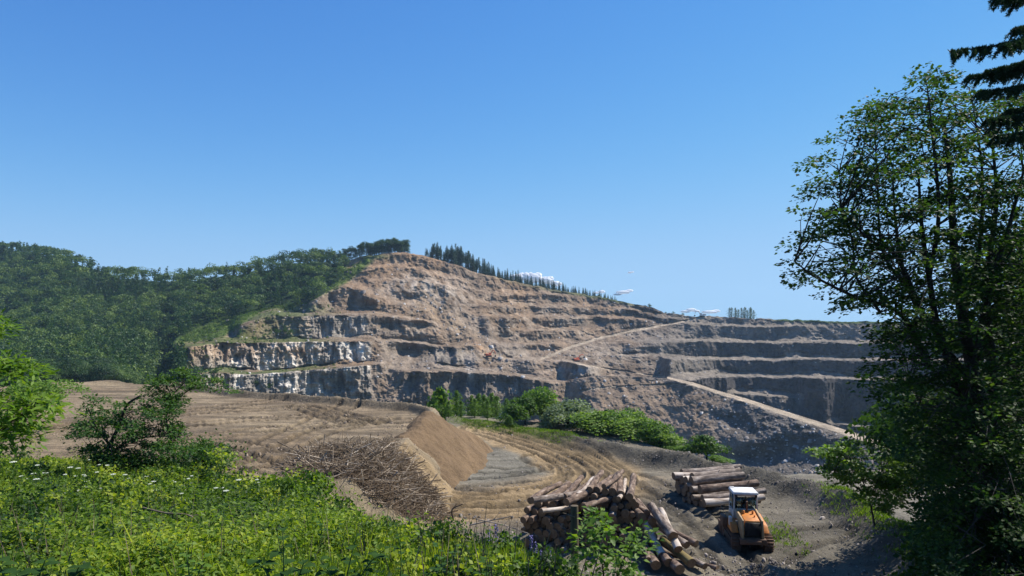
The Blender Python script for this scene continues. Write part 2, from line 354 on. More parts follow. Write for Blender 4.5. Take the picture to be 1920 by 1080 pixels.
# rills down the spoil slope, radiating from its top
rill=ridged((GX-(GY-720)*.66)/11+fbm(GX/50,GY/30,seed=72,o=3)*1.3,GY/90,o=5,seed=71); GD2-=slopeB*(1-RD)*(1-TR2)*(rill*1.5*(.5+.5*fbm(GX/40,GY/40,seed=73))+fbm(GX/7,GY/7,seed=74,o=4)*.9)
lip=slopeB*np.exp(-((GX-1490)/125)**2-((GY-(800+(GX-1400)*.25))/48)**2)
GD2-=lip*(ridged(WX/12,GD/20,GZ/8,o=5,seed=77)*7+4*vn(WX/18,GZ/9,seed=78))
# slumped buttress bites: hollows in the dark middle faces
for (cx,cy,rx,ry,a) in [(775,658,40,22,18),(830,655,28,16,13),(745,655,14,16,8),(875,655,16,14,9),(820,715,22,22,10),(860,720,12,18,9),(620,560,14,16,7),(690,575,20,10,8),(760,560,26,8,8),(1000,655,40,9,9),(770,716,16,20,12),(900,716,30,20,8),(955,716,30,22,9),(730,610,20,14,8),(790,612,20,10,8),(660,562,16,20,9),(1000,580,26,9,9),(1120,603,50,8,7),(905,623,10,10,7),(940,632,12,10,8),(1070,688,22,10,8),(640,714,10,18,5),(985,560,30,8,6),(1040,560,24,8,6),(1400,860,70,20,12),(1500,850,60,22,8),(1380,790,22,16,9)]:
    GD2+=a*np.exp(-((GX-cx)/rx)**2-((GY-cy)/ry)**2)*(1-RD)
GD2+=FO*0
PX3=np.stack([(GX-960)/FP*GD2,GD2,(HZ-GY)/FP*GD2],-1)
# forest floor is rolling
PX3[...,2]+=FO*fbm(WX/40,GD/40,seed=91,o=3)*4
# colours (material zones, some with shade painted in)
def C(*c): return np.array(c,float)
br=C(.205,.150,.108); ochre=C(.36,.225,.13); grey=C(.20,.19,.185); white=C(.58,.57,.56); dark=C(.09,.083,.078); tan=C(.27,.215,.16); green=C(.055,.095,.022); dgreen=C(.02,.04,.012)
def mixc(a,b,w): return a*(1-w[...,None])+b*w[...,None]
def blob(cx,cy,rx,ry,p=2): return np.exp(-((GX-cx)/rx)**2-((GY-cy)/ry)**2)
n1=fbm(WX/14,GZ/14,GD/14,o=5,seed=101); n2=fbm(WX/4,GZ/9,GD/6,o=5,seed=111); n3=fbm(WX/35,GZ/35,GD/35,o=3,seed=121)
st=fbm(WX/3.2+GD/6,GZ/22,o=4,seed=131)
col=np.broadcast_to(br,GX.shape+(3,)).copy()
col=mixc(col,grey,np.clip(sstep(-.3,.35,n3+.25*n1)*.9+.35*sstep(580,700,GY)*sstep(680,760,GX),0,1))
pat=sstep(.05,.22,fbm(WX/7,GZ/4,GD/10,o=6,seed=151,g=.6)); col=mixc(col,C(.34,.31,.28),pat*.65*(1-FO)); pat2=sstep(.08,.22,fbm(WX/9,GZ/4,GD/12,o=6,seed=152,g=.6)); col=mixc(col,C(.09,.075,.068),pat2*.75)
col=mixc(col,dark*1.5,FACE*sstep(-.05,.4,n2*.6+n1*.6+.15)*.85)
up=sstep(600,500,GY)*sstep(1150,950,GX); col=mixc(col,C(.29,.185,.115),up*(.45+.4*n1))
lw=np.clip(blob(520,715,150,30)+blob(600,665,140,26)+blob(640,612,75,24)+blob(650,560,50,20)*.5+blob(560,665,160,25),0,1)*sstep(730,690,GX)
col=mixc(col,C(.36,.345,.325),lw*.85*FACE); col=mixc(col,white,np.clip(lw*FACE*sstep(-.1,.3,n2+.6*st),0,1)*.9)
col=mixc(col,C(.10,.10,.105),lw*FACE*sstep(.1,.45,-st+.4*n1)*.6)
col=mixc(col,ochre,np.clip(blob(440,655,110,26)+blob(470,608,60,16)+blob(585,605,35,12)+blob(560,660,40,8)+blob(345,655,26,10)+blob(650,505,60,12)*.7+blob(760,480,80,9)*.8,0,1)*sstep(-.35,.25,n1+.4*n2)*.6)
gp=np.clip(blob(785,540,62,24)+blob(835,560,44,16)+blob(1080,690,40,14)+blob(1085,715,30,12)+blob(895,660,14,14)+blob(880,690,10,24),0,1)
col=mixc(col,C(.40,.40,.41),gp*sstep(-.4,.15,n2)*.95)
col=mixc(col,C(.34,.27,.20),scree*sstep(.0,1.,scree)*(.7+.4*np.sin((GX-GY*1.15)*.35))*.85); col=mixc(col,ochre*1.05,np.exp(-((GX-(898+(GY-650)*.9))/9)**2-((GY-652)/14)**2)*.9)
rub=np.clip(blob(960,665,55,12)+blob(1120,665,60,18)+blob(1000,690,50,10)*.5,0,1); col=mixc(col,C(.27,.265,.26),rub*sstep(-.3,.2,n2)*.8)
col=mixc(col,C(.062,.060,.066),sstep(1140,1280,GX)*(1-slopeB)*(.88-.25*(1-FACE)))  # right wall: dark rock, with bluish shade mixed into its colour
col=mixc(col,C(.215,.165,.125),slopeB*sstep(1420,1300,GX+n1*50)*.85); col=mixc(col,C(.115,.108,.105),slopeB*sstep(1290,1400,GX+(GY-780)*-.3+n1*40)*.9)
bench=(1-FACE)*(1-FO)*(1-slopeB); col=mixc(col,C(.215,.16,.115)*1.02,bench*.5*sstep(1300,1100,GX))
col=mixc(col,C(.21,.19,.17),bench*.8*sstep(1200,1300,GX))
veg=np.clip(bench*sstep(-.15,.25,n1+.2)*sstep(660,560,GX)*sstep(560,585,GY),0,1); col=mixc(col,green,veg*.75)
gs=soft([(300,645),(330,625),(400,600),(470,578),(520,570),(575,566),(625,530),(640,512),(690,482),(700,490),(650,530),(590,560),(545,580),(500,578),(470,596),(420,632),(340,645)],GX,GY,5); col=mixc(col,C(.085,.135,.03),gs*.95)
col=mixc(col,green*1.2,blob(700,481,30,5)*.8); col=mixc(col,green*.9,sstep(1440,1470,GX)*sstep(7,1.5,GY-YT[None,:]))
col=mixc(col,green*.8,sstep(830,1150,GX)*sstep(1230,1150,GX)*sstep(7,2,GY-YT[None,:])*.8)
col=mixc(col,dgreen,FO)
col=mixc(col,C(.34,.295,.245),np.maximum(RD,TR2*.75)*.95); n5=fbm(WX/2.5,GZ/4,GD/3,o=4,seed=141); col*=(1+.45*n2+.25*n1+.5*n5)[...,None]; col=col*np.where(FO[...,None]>.5,1.,C(1.06,.985,.86)*(1+.0*col)); col=np.clip(col,.01,.8)
# close the mesh: back side falling away, pit floor in front
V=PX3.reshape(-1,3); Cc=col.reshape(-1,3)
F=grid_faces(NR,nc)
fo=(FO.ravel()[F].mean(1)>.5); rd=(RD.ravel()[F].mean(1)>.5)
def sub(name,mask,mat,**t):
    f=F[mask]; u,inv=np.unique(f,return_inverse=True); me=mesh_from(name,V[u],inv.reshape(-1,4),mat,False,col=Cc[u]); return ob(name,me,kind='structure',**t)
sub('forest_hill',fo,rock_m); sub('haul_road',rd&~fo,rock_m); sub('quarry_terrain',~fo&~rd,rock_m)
# land behind the skyline and the pit floor
top=PX3[-1]; bk=[top]
for k,(a,dz_) in enumerate([(25,-1.5),(80,-10),(260,-55),(700,-85)]):
    q=top.copy(); s=(top[:,1]+a)/top[:,1]; q[:,0]*=s; q[:,1]*=s; q[:,2]+=dz_; q[:,2]=np.where(top[:,0]>150,top[:,2]+min(0,dz_*.06),q[:,2]); bk.append(q)
bk=np.array(bk); cb=np.where((XS>1000)[None,:,None],green*.8,dgreen)*np.ones((5,1,1))
ob('back_slope',mesh_from('back_slope',bk.reshape(-1,3),grid_faces(5,nc),rock_m,True,col=cb.reshape(-1,3)),kind='structure')
bt=PX3[0]; fr=[bt]
for a,dz_ in [(15,-6),(40,-12)]:
    q=bt.copy(); s=np.maximum(bt[:,1]-a,40)/bt[:,1]; q[:,0]*=s; q[:,1]*=s; q[:,2]+=dz_-0*s; fr.append(q)
fr=np.array(fr)[::-1]
ob('pit_floor',mesh_from('pit_floor',fr.reshape(-1,3),grid_faces(3,nc),rock_m,True,col=np.tile(dark*1.4,(3*nc,1))),kind='structure')
gx=np.linspace(-2500,2500,60); gy=np.linspace(-290,2590,60); A,B=np.meshgrid(gx,gy)
ob('ground',mesh_from('ground',np.stack([A.ravel(),B.ravel(),np.full(A.size,-125.)+fbm(A.ravel()/900,B.ravel()/900,seed=5)*12],-1),grid_faces(60,60),rock_m,True,col=np.tile(green*.8,(3600,1))),kind='structure')
DXX=0
def relief_D(px,py):
    """index into the relief grid nearest a photo point"""
    j=int(np.clip(round((px+300)/DX),0,nc-1)); i=int(np.clip(round((py-YB[j])/(YT[j]-YB[j])*(NR-1)),0,NR-1)); return i,j
# ================================================================ near ground: meadow slope, plateau, yard, road, berm
ZY=-11.2; ZP=-8.0
def W2(pts,z): return [((x-960)/FP*(z*FP/(HZ-y)), z*FP/(HZ-y)) for x,y in pts]
plat=W2([(-500,726),(0,724),(150,720),(300,722),(440,742),(600,756),(700,763),(780,770),(812,781),(806,790),(782,802),(758,824),(742,848),(700,878),(640,903),(560,930),(480,1000),(400,1070),(-600,1070)],ZP)
platedge=W2([(300,720),(440,742),(600,756),(700,763),(780,770),(815,782),(806,792)],ZP)
road=[tuple(p) for p in curve(W2([(905,806),(935,815),(990,832),(1060,856),(1108,882),(1108,908),(1050,930),(960,943),(860,948),(780,940)],ZY),8)]
berm=[tuple(p) for p in curve(W2([(850,790),(900,799),(950,806),(1000,816),(1060,830),(1120,846),(1200,862),(1290,880),(1380,898),(1440,915),(1500,930),(1550,948),(1600,975),(1660,1010),(1720,1055),(1780,1110)],ZY),6)]
bermp=np.array(berm)
def medge(px): return np.interp(px,[-400,0,250,450,600,700,850,980,1060,1150,1350,1500,1650,1800,2300],[40,36,26,17,12,9.5,8.1,7.2,6.2,5.0,5,7,8,16,20])
def ms(px): return np.interp(px,[-400,450,1000,1300,1500,1900],[.16,.16,.16,.2,.27,.27])
def meadow_h(X,Y):
    px=960+X/np.maximum(Y,.5)*FP; e=medge(px); s=ms(px)
    k=np.interp(px,[0,400,700,2000],[.16,.35,.75,.65])
    return -1.62-s*Y-np.maximum(Y-e,0)*(k-s)+fbm(X/3,Y/3,o=3,seed=301)*.10*np.clip(Y/6,0,2)
tracks=[]   # (world polyline, half gauge, tyre width, depth)
def tk(z,pts,g=1.0,w=.32,dp=.12): tracks.append((curve(W2(pts,z),8),g,w,dp))
for pts in [[(250,850),(380,822),(480,806),(560,800),(640,794),(760,790)],[(455,850),(520,822),(570,800),(620,775),(660,760)],[(480,870),(560,826),(640,800),(720,785)],[(560,762),(600,775),(640,785),(700,792)],[(575,765),(625,778),(672,790)],[(590,764),(650,780),(700,789)],[(300,800),(420,790),(520,782),(640,776)],
 [(300,780),(420,770),(560,765)],[(380,850),(470,870),(560,885),(640,880)],[(560,870),(640,850),(750,828)],[(540,860),(630,842),(745,822)],[(420,880),(500,866),(600,852),(690,842)],[(430,830),(520,850),(620,900)],[(330,870),(430,860),(520,850)],[(120,800),(250,780),(380,768),(520,752)]]:
    tk(ZP,pts,dp=.15,w=.30)
for g,d_,of in [(.95,.22,(0,0)),(2.5,.17,(.3,.2)),(1.2,.17,(-1.3,.8)),(1.0,.165,(1.6,-.9)),(.9,.16,(.7,.3))]: tracks.append((np.array(road)+np.array(of),g,.22 if of!=(0,0) else .3,d_))
for pts in [[(850,925),(930,930),(1000,925),(1060,915),(1100,890)],[(840,955),(900,965),(980,962),(1060,950)],[(850,910),(930,905),(1010,895),(1040,880),(1000,860)],[(1180,890),(1230,915),(1290,950),(1330,985)],[(1160,900),(1215,935),(1290,975)],[(1320,1000),(1380,1060)],[(880,880),(950,885),(1010,878)],[(1200,940),(1260,990),(1300,1030)],[(1440,1040),(1500,1010),(1560,1000)]]:
    tk(ZY,pts,dp=.13,w=.30)
def near_h(X,Y,detail=True):
    px=960+X/np.maximum(Y,.5)*FP
    ins=inpoly(X,Y,plat); d,_,_=pdist(X,Y,plat,True); sd_=np.where(ins,d,-d)
    n=fbm(X/2.2,Y/2.2,o=4,seed=311)
    yard=ZY+n*.14+fbm(X/.55,Y/.55,o=3,seed=319)*.05+fbm(X/9,Y/9,o=2,seed=313)*.18
    de,_,_=pdist(X,Y,platedge)
    pl=ZP+n*.08+fbm(X/.5,Y/.7,o=2,seed=319)*.03+fbm(X/14,Y/14,o=2,seed=312)*.15 + .62*np.exp(-(de/.75)**4)*(1+.12*vn(X/2.5,Y/2.5,seed=317))
    # low spoil heaps along the far left rim
    rimd,ra,_=pdist(X,Y,W2([(-400,728),(0,730),(120,724),(240,720),(330,716)],ZP)); pl=pl+np.exp(-(rimd/1.8)**2)*(.2+.3*np.clip(vn(ra/3.2,ra*0,seed=318),-.3,1))
    gul=fbm(X/1.4,Y/1.4,o=4,seed=316); t=np.clip((-sd_+gul*.55)*.92,0,None)*(~ins); h=np.where(ins,pl,np.maximum(pl-t,yard)); hs=(sd_<0.3)&(h>yard+.15)
    # outside the berm
    db,ab,sb=pdist(X,Y,berm); out=(sb>0); out=np.where(Y<bermp[:,1].min(),X>bermp[-1,0],out)
    bw=1.25; fl=np.interp(ab,[0,20,30,60],[0.35,.8,1.15,1.25])
    bh=fl*np.exp(-(db/bw)**2)*(1+.45*fbm(X/1.5,Y/1.5,o=5,seed=321))
    shelf=np.interp(px,[800,1100,1350,1500],[1.5,7.,3.,0.])
    drop=np.where(out,np.clip(db-1.6-shelf,0,None)*np.interp(px,[700,1000,1200,1400],[.25,.35,.5,.6]),0)
    fy=Y>60
    floor=np.interp(px,[200,400,1300,1450],[-13,-35,-30,-27])+fbm(X/9,Y/9,o=5,seed=331)*1.4+ridged(X/20,Y/12,o=4,seed=332)*1.5
    h2=np.maximum(h-drop,floor)+bh*(~ins)
    # beyond the plateau rim
    far=np.clip(-sd_-1.5,0,None)*(Y>np.interp(px,[-600,330,780,815],[78,80,62,55]))*(px<835); h2=np.where(far>0,np.maximum(ZP-1.6-far*.5,floor),h2)
    fin=np.clip(Y-np.interp(px,[300,450,1300,1450,1700],[100,100,95,120,122]),0,None)*1.0; h2=h2-fin
    tm=np.zeros_like(h2)
    if detail:
        for l,g,w,dp in tracks:
            x0,y0=l.min(0)-5; x1,y1=l.max(0)+5; m=(X>x0)&(X<x1)&(Y>y0)&(Y<y1)&(~hs)
            if not m.any(): continue
            dd,aa,_=pdist(X[m],Y[m],l); q=np.exp(-((dd-g)/w)**4); rid=np.exp(-((dd-g-w*1.5)/(.11))**2)+np.exp(-((dd-g+w*1.5)/(.11))**2)
            z_=-1 if dp<.16 else 1; tr=.5+.5*np.sign(np.sin(aa*2*math.pi/.42+dd*3)); v=-dp*q*(.62+.5*tr*(z_<0))+dp*.45*rid*(1+.5*vn(aa*2,dd*3,seed=7)); 
            h2[m]+=v; tm[m]=np.maximum(tm[m],q)
        # grader streaks
        strk=ridged(X/13+fbm(X/30,Y/8,seed=342,o=2),Y/.9,o=3,seed=341); h2+=np.where(ins&(sd_>1.5),strk*.05,0)+np.where((~ins)&(~out)&(h<ZY+.6),strk*.035,0)
    mh=meadow_h(X,Y); m=mh>h2
    return np.maximum(mh,h2),dict(ins=ins,sd=sd_,slope=hs,berm=bh,out=out,db=db,meadow=m,tm=tm,px=px,yard=h)
XN=np.arange(-420,2340,2.3); DN=6.0*1.0068**np.arange(0,475)
DN=np.concatenate([[2.0,2.6,3.2,3.8,4.4,5.0,5.5],DN]); NX,ND=np.meshgrid(XN,DN); WXn=(NX-960)/FP*ND
HN,I=near_h(WXn,ND)
def fh(x,y):
    """ground height under a point"""
    x=np.atleast_1d(np.asarray(x,float)); y=np.atleast_1d(np.asarray(y,float)); return near_h(x,y,False)[0]
def gnd(px,py,zguess=None):
    """the point of the near ground seen at a photo pixel"""
    D=np.geomspace(3,130,900); X=(px-960)/FP*D; h=near_h(X,D,False)[0]; s=(HZ-py)/FP*D
    k=np.argmax(s<=h); return (float(X[k]),float(D[k]),float(h[k]))
n=fbm(WXn/3,ND/3,o=5,seed=351); n4=fbm(WXn/11,ND/11,o=3,seed=352); stk=ridged(WXn/14+fbm(WXn/30,ND/9,seed=343,o=2),ND/1.1,o=4,seed=353)
brn=C(.195,.145,.105); cn=np.broadcast_to(C(.135,.120,.108),WXn.shape+(3,)).copy()
cn=mixc(cn,C(.20,.172,.145),sstep(-.3,.5,n4+.3*n)*sstep(1500,1300,NX))
cn=mixc(cn,brn*1.05,(I['ins']).astype(float)); cn=mixc(cn,C(.28,.22,.16),I['ins']*sstep(-.1,.6,n4+.3*n)*.6); cn=mixc(cn,C(.13,.10,.078),I['ins']*sstep(.1,.7,stk+.5*n)*.75)
dE,_,_=pdist(WXn,ND,platedge); cn=mixc(cn,C(.12,.098,.08),sstep(1.5,.7,dE)*.8); cn=mixc(cn,C(.26,.205,.15),I['slope']*.9*(.8+.3*n))  # rim berm: shade of its camera side put into the colour as dark band
rdd,raa,_=pdist(WXn,ND,road); rm=sstep(4.3,3.0,rdd+n*.9)*(~I['ins']); cn=mixc(cn,C(.32,.23,.145),rm*.9); 
gravel=soft(W2([(860,800),(930,815),(1000,845),(1040,870),(1020,895),(930,912),(830,910),(830,890),(915,835)],ZY),WXn+n*1.5,ND+n*1.2,1.3)*(~I['ins'])*(1-rm); cn=mixc(cn,C(.185,.172,.158),gravel*.7)
cn=mixc(cn,C(.26,.185,.12),sstep(2.8,.5,np.abs(rdd-3.5))*(ND<50)*.35*(~I['ins']))
cn=mixc(cn,cn*.42,I['tm']*.85)
cn=mixc(cn,C(.09,.082,.075),np.clip(I['berm']*1.6,0,1)*sstep(940,1050,NX)*.9)
gb=np.clip(I['berm']*2.5+ (I['out']&(I['db']<7)),0,1)*sstep(1090,1000,NX)*sstep(800,860,NX); cn=mixc(cn,C(.11,.13,.04)*1.0,gb*sstep(-.4,.2,n+.2)*.9)
cn=mixc(cn,C(.19,.17,.15),(I['out']&(ND>70))*.8)
lowp=(I['out']&(I['db']>1.2)&(ND<75)&(NX>1380)); cn=mixc(cn,C(.13,.10,.08),lowp*.8)  # ground past the berm, tree shade darkened into its colour
cn=mixc(cn,C(.035,.05,.018),I['meadow']*sstep(-.6,.0,n+.3)*.9)
cn=mixc(cn,C(.13,.105,.09),I['meadow']*sstep(1150,1300,NX)*sstep(1750,1600,NX)*.95)
cn*=(1+.22*n+.28*fbm(WXn/1.3,ND/.8,o=5,seed=361)-.25*sstep(.25,.8,stk)*(1-I['meadow']))[...,None]; cn=np.clip(cn*C(1.0,1.0,.86),.01,.7)
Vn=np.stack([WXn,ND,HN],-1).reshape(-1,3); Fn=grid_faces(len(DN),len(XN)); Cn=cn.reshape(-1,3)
def sub2(name,mask,mat):
    f=Fn[mask]; u,inv=np.unique(f,return_inverse=True); ob(name,mesh_from(name,Vn[u],inv.reshape(-1,4),mat,True,col=Cn[u]),kind='structure')
mf=I['meadow'].ravel()[Fn].mean(1)>.5; rf=(rm.ravel()[Fn].mean(1)>.5)&~mf; pf=(I['ins'].ravel()[Fn].mean(1)>.5)&~mf&~rf
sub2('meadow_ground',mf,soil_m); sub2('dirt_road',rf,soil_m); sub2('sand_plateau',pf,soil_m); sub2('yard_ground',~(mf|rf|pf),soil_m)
q=np.linspace(-60,60,40); q2=np.linspace(-40,2.3,20); A,B=np.meshgrid(q,q2)
ob('hillside',mesh_from('hillside',np.stack([A.ravel(),B.ravel(),-1.75-.16*B.ravel()],-1),grid_faces(20,40),soil_m,True,col=np.tile(C(.035,.05,.018),(800,1))),kind='structure')
# ---------------------------------------------------------------- the tipped sand pile
def pile_h(X,Y):
    pk=np.array([(-7.7,48.6,-7.7),(-7.0,51.2,-7.35),(-6.6,54,-7.0),(-5.2,57,-8.1),(-3.6,60,-9.8)]); d,a,_=pdist(X,Y,pk[:,:2])
    s=np.concatenate([[0],np.cumsum(np.hypot(*np.diff(pk[:,:2],axis=0).T))]); z=np.interp(a,s,pk[:,2])
    return z-.98*np.sqrt(d*d+.5)+.55+fbm(X/2.2,Y/2.2,o=4,seed=371)*.42+fbm(X/.35,Y/.35,o=2,seed=372)*.04
a_=np.linspace(-13,2,230); b_=np.linspace(43,62,200); A,B=np.meshgrid(a_,b_); H=pile_h(A,B); G=near_h(A,B,False)[0]; inn=inpoly(A,B,plat)
keep=(H>G-.12); Fp=grid_faces(200,230); k=keep.ravel()[Fp].all(1); f=Fp[k]; u,inv=np.unique(f,return_inverse=True)
Vp=np.stack([A,B,np.maximum(H,G-.15)],-1).reshape(-1,3)[u]; np_=fbm(Vp[:,0]/1.5,Vp[:,1]/1.5,Vp[:,2]/1.5,o=5,seed=373)
ob('sand_pile',mesh_from('sand_pile',Vp,inv.reshape(-1,4),soil_m,True,col=C(.168,.113,.064)*(1+.3*np_)[:,None]),label='tall brown pile of tipped sand at the corner of the sand plateau',category='sand pile')
# ================================================================ trees of the hills
def crown_pts(n,kind):
    """points and outward directions for a crown of unit height 1 (z 0..1), in several lumps"""
    if kind=='broad':
        k=6; c=rng.normal(size=(k,3))*[.13,.13,.12]+[0,0,.64]; r=rng.uniform(.17,.28,k); w=rng.integers(0,k,n)
        d=unit(n); d[:,2]=np.abs(d[:,2])*.9-.25; p=c[w]+d*r[w][:,None]*rng.uniform(.65,1.05,n)[:,None]; return p,d,w/k
    if kind=='tall':      # high crown on a bare stem
        k=7; c=rng.normal(size=(k,3))*[.07,.07,.17]+[0,0,.64]; r=rng.uniform(.09,.15,k); w=rng.integers(0,k,n)
        d=unit(n); p=c[w]+d*r[w][:,None]*rng.uniform(.5,1.05,n)[:,None]; return p,d,w/k
    if kind=='spruce' or kind=='spruce_bare':
        lo=.12 if kind=='spruce' else .42
        z=lo+(1-lo)*(1-np.sqrt(rng.random(n)))*1.0; tier=np.round(z*16)/16; rad=(1-z)/(1-lo)*.215*(.75+.35*np.sin(z*100))+.01
        a=rng.random(n)*2*math.pi; rr=rad*rng.uniform(.35,1.1,n); p=np.stack([np.cos(a)*rr,np.sin(a)*rr,z-rr*.35],1); d=np.stack([np.cos(a),np.sin(a),-.45+0*a],1); return p,d,rng.random(n)*.4+.2
    if kind=='poplar':
        z=.08+.92*rng.random(n)**.9; rad=.13*np.sin(np.clip(z,0,1)**.8*math.pi*.94+.15)+.015; a=rng.random(n)*2*math.pi; rr=rad*rng.uniform(.2,1.35,n)*(1+.45*np.sin(z*19+a*2)+.25*np.sin(a*3+z*7))
        p=np.stack([np.cos(a)*rr,np.sin(a)*rr,z],1); d=np.stack([np.cos(a),np.sin(a),.6+0*a],1); return p,d,rng.random(n)
    if kind=='bush':
        k=14; a=rng.random(k)*6.28; rr=rng.uniform(0,.38,k); c=np.stack([np.cos(a)*rr,np.sin(a)*rr,rng.uniform(.2,.75,k)-rr*.45],1); r=rng.uniform(.16,.27,k); w=rng.integers(0,k,n)
        d=unit(n); d[:,2]=np.abs(d[:,2])-.2; p=c[w]+d*r[w][:,None]*rng.uniform(.6,1.1,n)[:,None]; p[:,2]=np.maximum(p[:,2],.01); return p,d,w/k
def crown(mb,n,kind,size,leaf,base=(0,0,0),width=1.0,tb=.5,tv=.35):
    p,o_,w=crown_pts(n,kind); p=p*[size*width,size*width,size]+np.array(base); d=unit(n)+o_*.2; o_=o_/np.linalg.norm(o_,axis=1)[:,None]+unit(n)*.3+np.array([0,0,.25])
    sc=rng.uniform(.6,1.3,n)*leaf
    mb.leaves(p,d,sc,sc*.8,np.clip(tb+(w-.5)*tv+rng.normal(size=n)*.12,0,1),roll=o_,fold=.1)
def proto_tree(name,kind,n,size,leaf,mat,label,width=1.0,trunk=bark_m,tb=.5):
    t=thing(name,label,'tree',(0,0,0)); m=MB(); crown(m,n,kind,size,leaf,width=width,tb=tb); ob('crown' if kind!='bush' else 'foliage',m.mesh('crown',mat),t)
    s=MB(); h=size*(.8 if kind!='bush' else .45); bend=rng.normal(size=2)*size*.015
    s.tube([(0,0,-.6),(bend[0],bend[1],h*.5),(bend[0]*.5,-bend[1],h)],[size*.018+.03,size*.012+.02,.02],6)
    for k in range(5 if kind in('broad','bush','tall') else 0):
        a=rng.random()*6.28; z0=h*rng.uniform(.35,.8); r=size*.2; s.tube([(0,0,z0),(math.cos(a)*r*.5,math.sin(a)*r*.5,z0+r*.5),(math.cos(a)*r,math.sin(a)*r,z0+r)],[size*.007+.01,size*.005+.008,.008],4)
    ob('trunk' if kind!='bush' else 'stem',s.mesh('trunk',trunk),t); return t
used={}
def put(proto,loc,rz,sc,label=None,group=None,cat=None):
    """first use moves the thing itself, later uses copy it"""
    if proto.name not in used:
        used[proto.name]=1; proto.location=loc; proto.rotation_euler=(0,0,rz); proto.scale=sc; r=proto
        if label: r['label']=label
        if group: r['group']=group
    else: r=dup(proto,loc,rz,sc,label,group)
    if cat: r['category']=cat
    return r
# --- candidate spots on the forested hill, kept a real distance apart
px=rng.uniform(-290,650,60000); py=rng.uniform(460,745,60000); ok=inpoly(px,py,forest); px=px[ok]; py=py[ok]
cell={}; spots=[]
for x,y in zip(px,py):
    i,j=relief_D(x,y)
    if i>=NR-1 or y<YT[j]: continue
    p=PX3[i,j]; s=7.0 if p[1]>330 else 5.8; k=(int(p[0]//s),int(p[1]//s))
    if any((k[0]+a,k[1]+b) in cell and (cell[(k[0]+a,k[1]+b)][0]-p[0])**2+(cell[(k[0]+a,k[1]+b)][1]-p[1])**2<s*s*.8 for a in(-1,0,1) for b in(-1,0,1)): continue
    cell[k]=p; spots.append((p[0],p[1],p[2],x,y))
spots.sort(key=lambda s:s[1])
print('forest trees',len(spots))
fp=[proto_tree('broadleaf_tree','broad',2600,10.5,.36,far_leaf,'x',1.3,tb=t) for t in (.25,.5,.75,.42)]
fs=[proto_tree('spruce_tree','spruce',1300,12,.45,needle_m,'x') for _ in range(2)]
ft=[proto_tree('tall_tree','tall',900,13,.42,far_leaf,'x',1.1,trunk=pale_bark,tb=.5) for _ in range(2)]
for t in fs: pass
def jit(): return rng.uniform(.8,1.25)
mass=MB(); ni=0
for (x,y,z,a,b) in spots:
    con=vn(np.array([x/40]),np.array([y/40]),seed=401)[0]+rng.normal()*.3; h=jit()*(1.0 if y<600 else .9)
    kind='s' if (con>.36) else ('t' if (rng.random()<.04 and y<480 or (a>600 and b<515)) else 'b')
    if ni<228 and y<400:
        ni+=1; pr={'s':fs,'t':ft,'b':fp}[kind]; pr=pr[rng.integers(len(pr))]
        zone='at the forest foot behind the plateau' if y<150 else ('in the lower forest left of the quarry' if y<270 else 'half way up the wooded hill')
        lab={'s':'dark spruce ','t':'slender tree with a pale bare trunk ','b':'dense dark green broadleaf tree '}[kind]+zone
        put(pr,(x,y,z-.3),rng.random()*6.28,(h*rng.uniform(.9,1.15),h*rng.uniform(.9,1.15),h),lab,lab.split(' in ')[0].split(' at ')[0].split(' half ')[0]+'s '+zone.split(' ')[-1]+' side','tree')
    else:
        n=150 if y>550 else 230; sz=10*h*(1.05 if kind=='b' else 1.2); tb=np.clip(.5+.28*rng.normal(),.02,1)
        crown(mass,n+60,{'s':'spruce','t':'tall','b':'broad'}[kind],sz,.95 if y<550 else 1.15,(x,y,z-.5),1.3,tb*(.5 if kind=='s' else 1),.12)
ob('forest',mass.mesh('forest',far_leaf),kind='stuff',label='dark green mixed forest covering the hill left of the quarry',category='forest')
# --- trees standing along the skyline
rl=proto_tree('ridge_tree','tall',700,12,.5,far_leaf,'x',1.25,trunk=bark_m,tb=.35); rl2=proto_tree('ridge_tree','broad',900,10.5,.5,far_leaf,'x',.95,trunk=bark_m,tb=.3)
for x in np.concatenate([np.linspace(560,762,84)+rng.normal(size=84)*3,np.linspace(690,765,26)+rng.normal(size=26)*2]):
    i,j=relief_D(x,poly_y(ridge,x)+1); p=PX3[NR-1,j]; D=p[1]+rng.uniform(1,14); h=np.interp(x,[560,640,700,765],[.75,.9,1.0,1.0])*rng.uniform(.68,1.22)
    put(rl if rng.random()<.75 else rl2,((x-960)/FP*D,D,p[2]-1.0),rng.random()*6.28,(h,h,h),'tall thin trunked tree in the row on the summit left of the bare peak','row of tall trees on the summit','tree')
rs=[proto_tree('spruce_tree','spruce',600,13,.5,needle_m,'x'),proto_tree('spruce_tree','spruce_bare',600,13,.5,needle_m,'x')]
xs=np.concatenate([np.linspace(803,925,82),np.linspace(924,1040,66),np.linspace(1042,1155,62)]); xs=xs+rng.normal(size=len(xs))*2.6
for x in xs:
    i,j=relief_D(x,500); p=PX3[NR-1,j]; D=p[1]+rng.uniform(1,14); hh=np.interp(x,[800,812,850,900,930,960,1000,1060,1150],[.6,1.0,1.35,1.15,.75,.95,.72,.65,.42])*rng.uniform(.55,1.15)
    b=1 if (x<905 and rng.random()<.6) else 0
    put(rs[b],((x-960)/FP*D,D,p[2]-1.0),rng.random()*6.28,(hh,hh,hh),'dark spruce in the row along the skyline %s'%('just right of the bare peak' if x<925 else 'above the middle quarry benches' if x<1042 else 'on the long descending right shoulder'),'spruces along the quarry skyline','spruce')
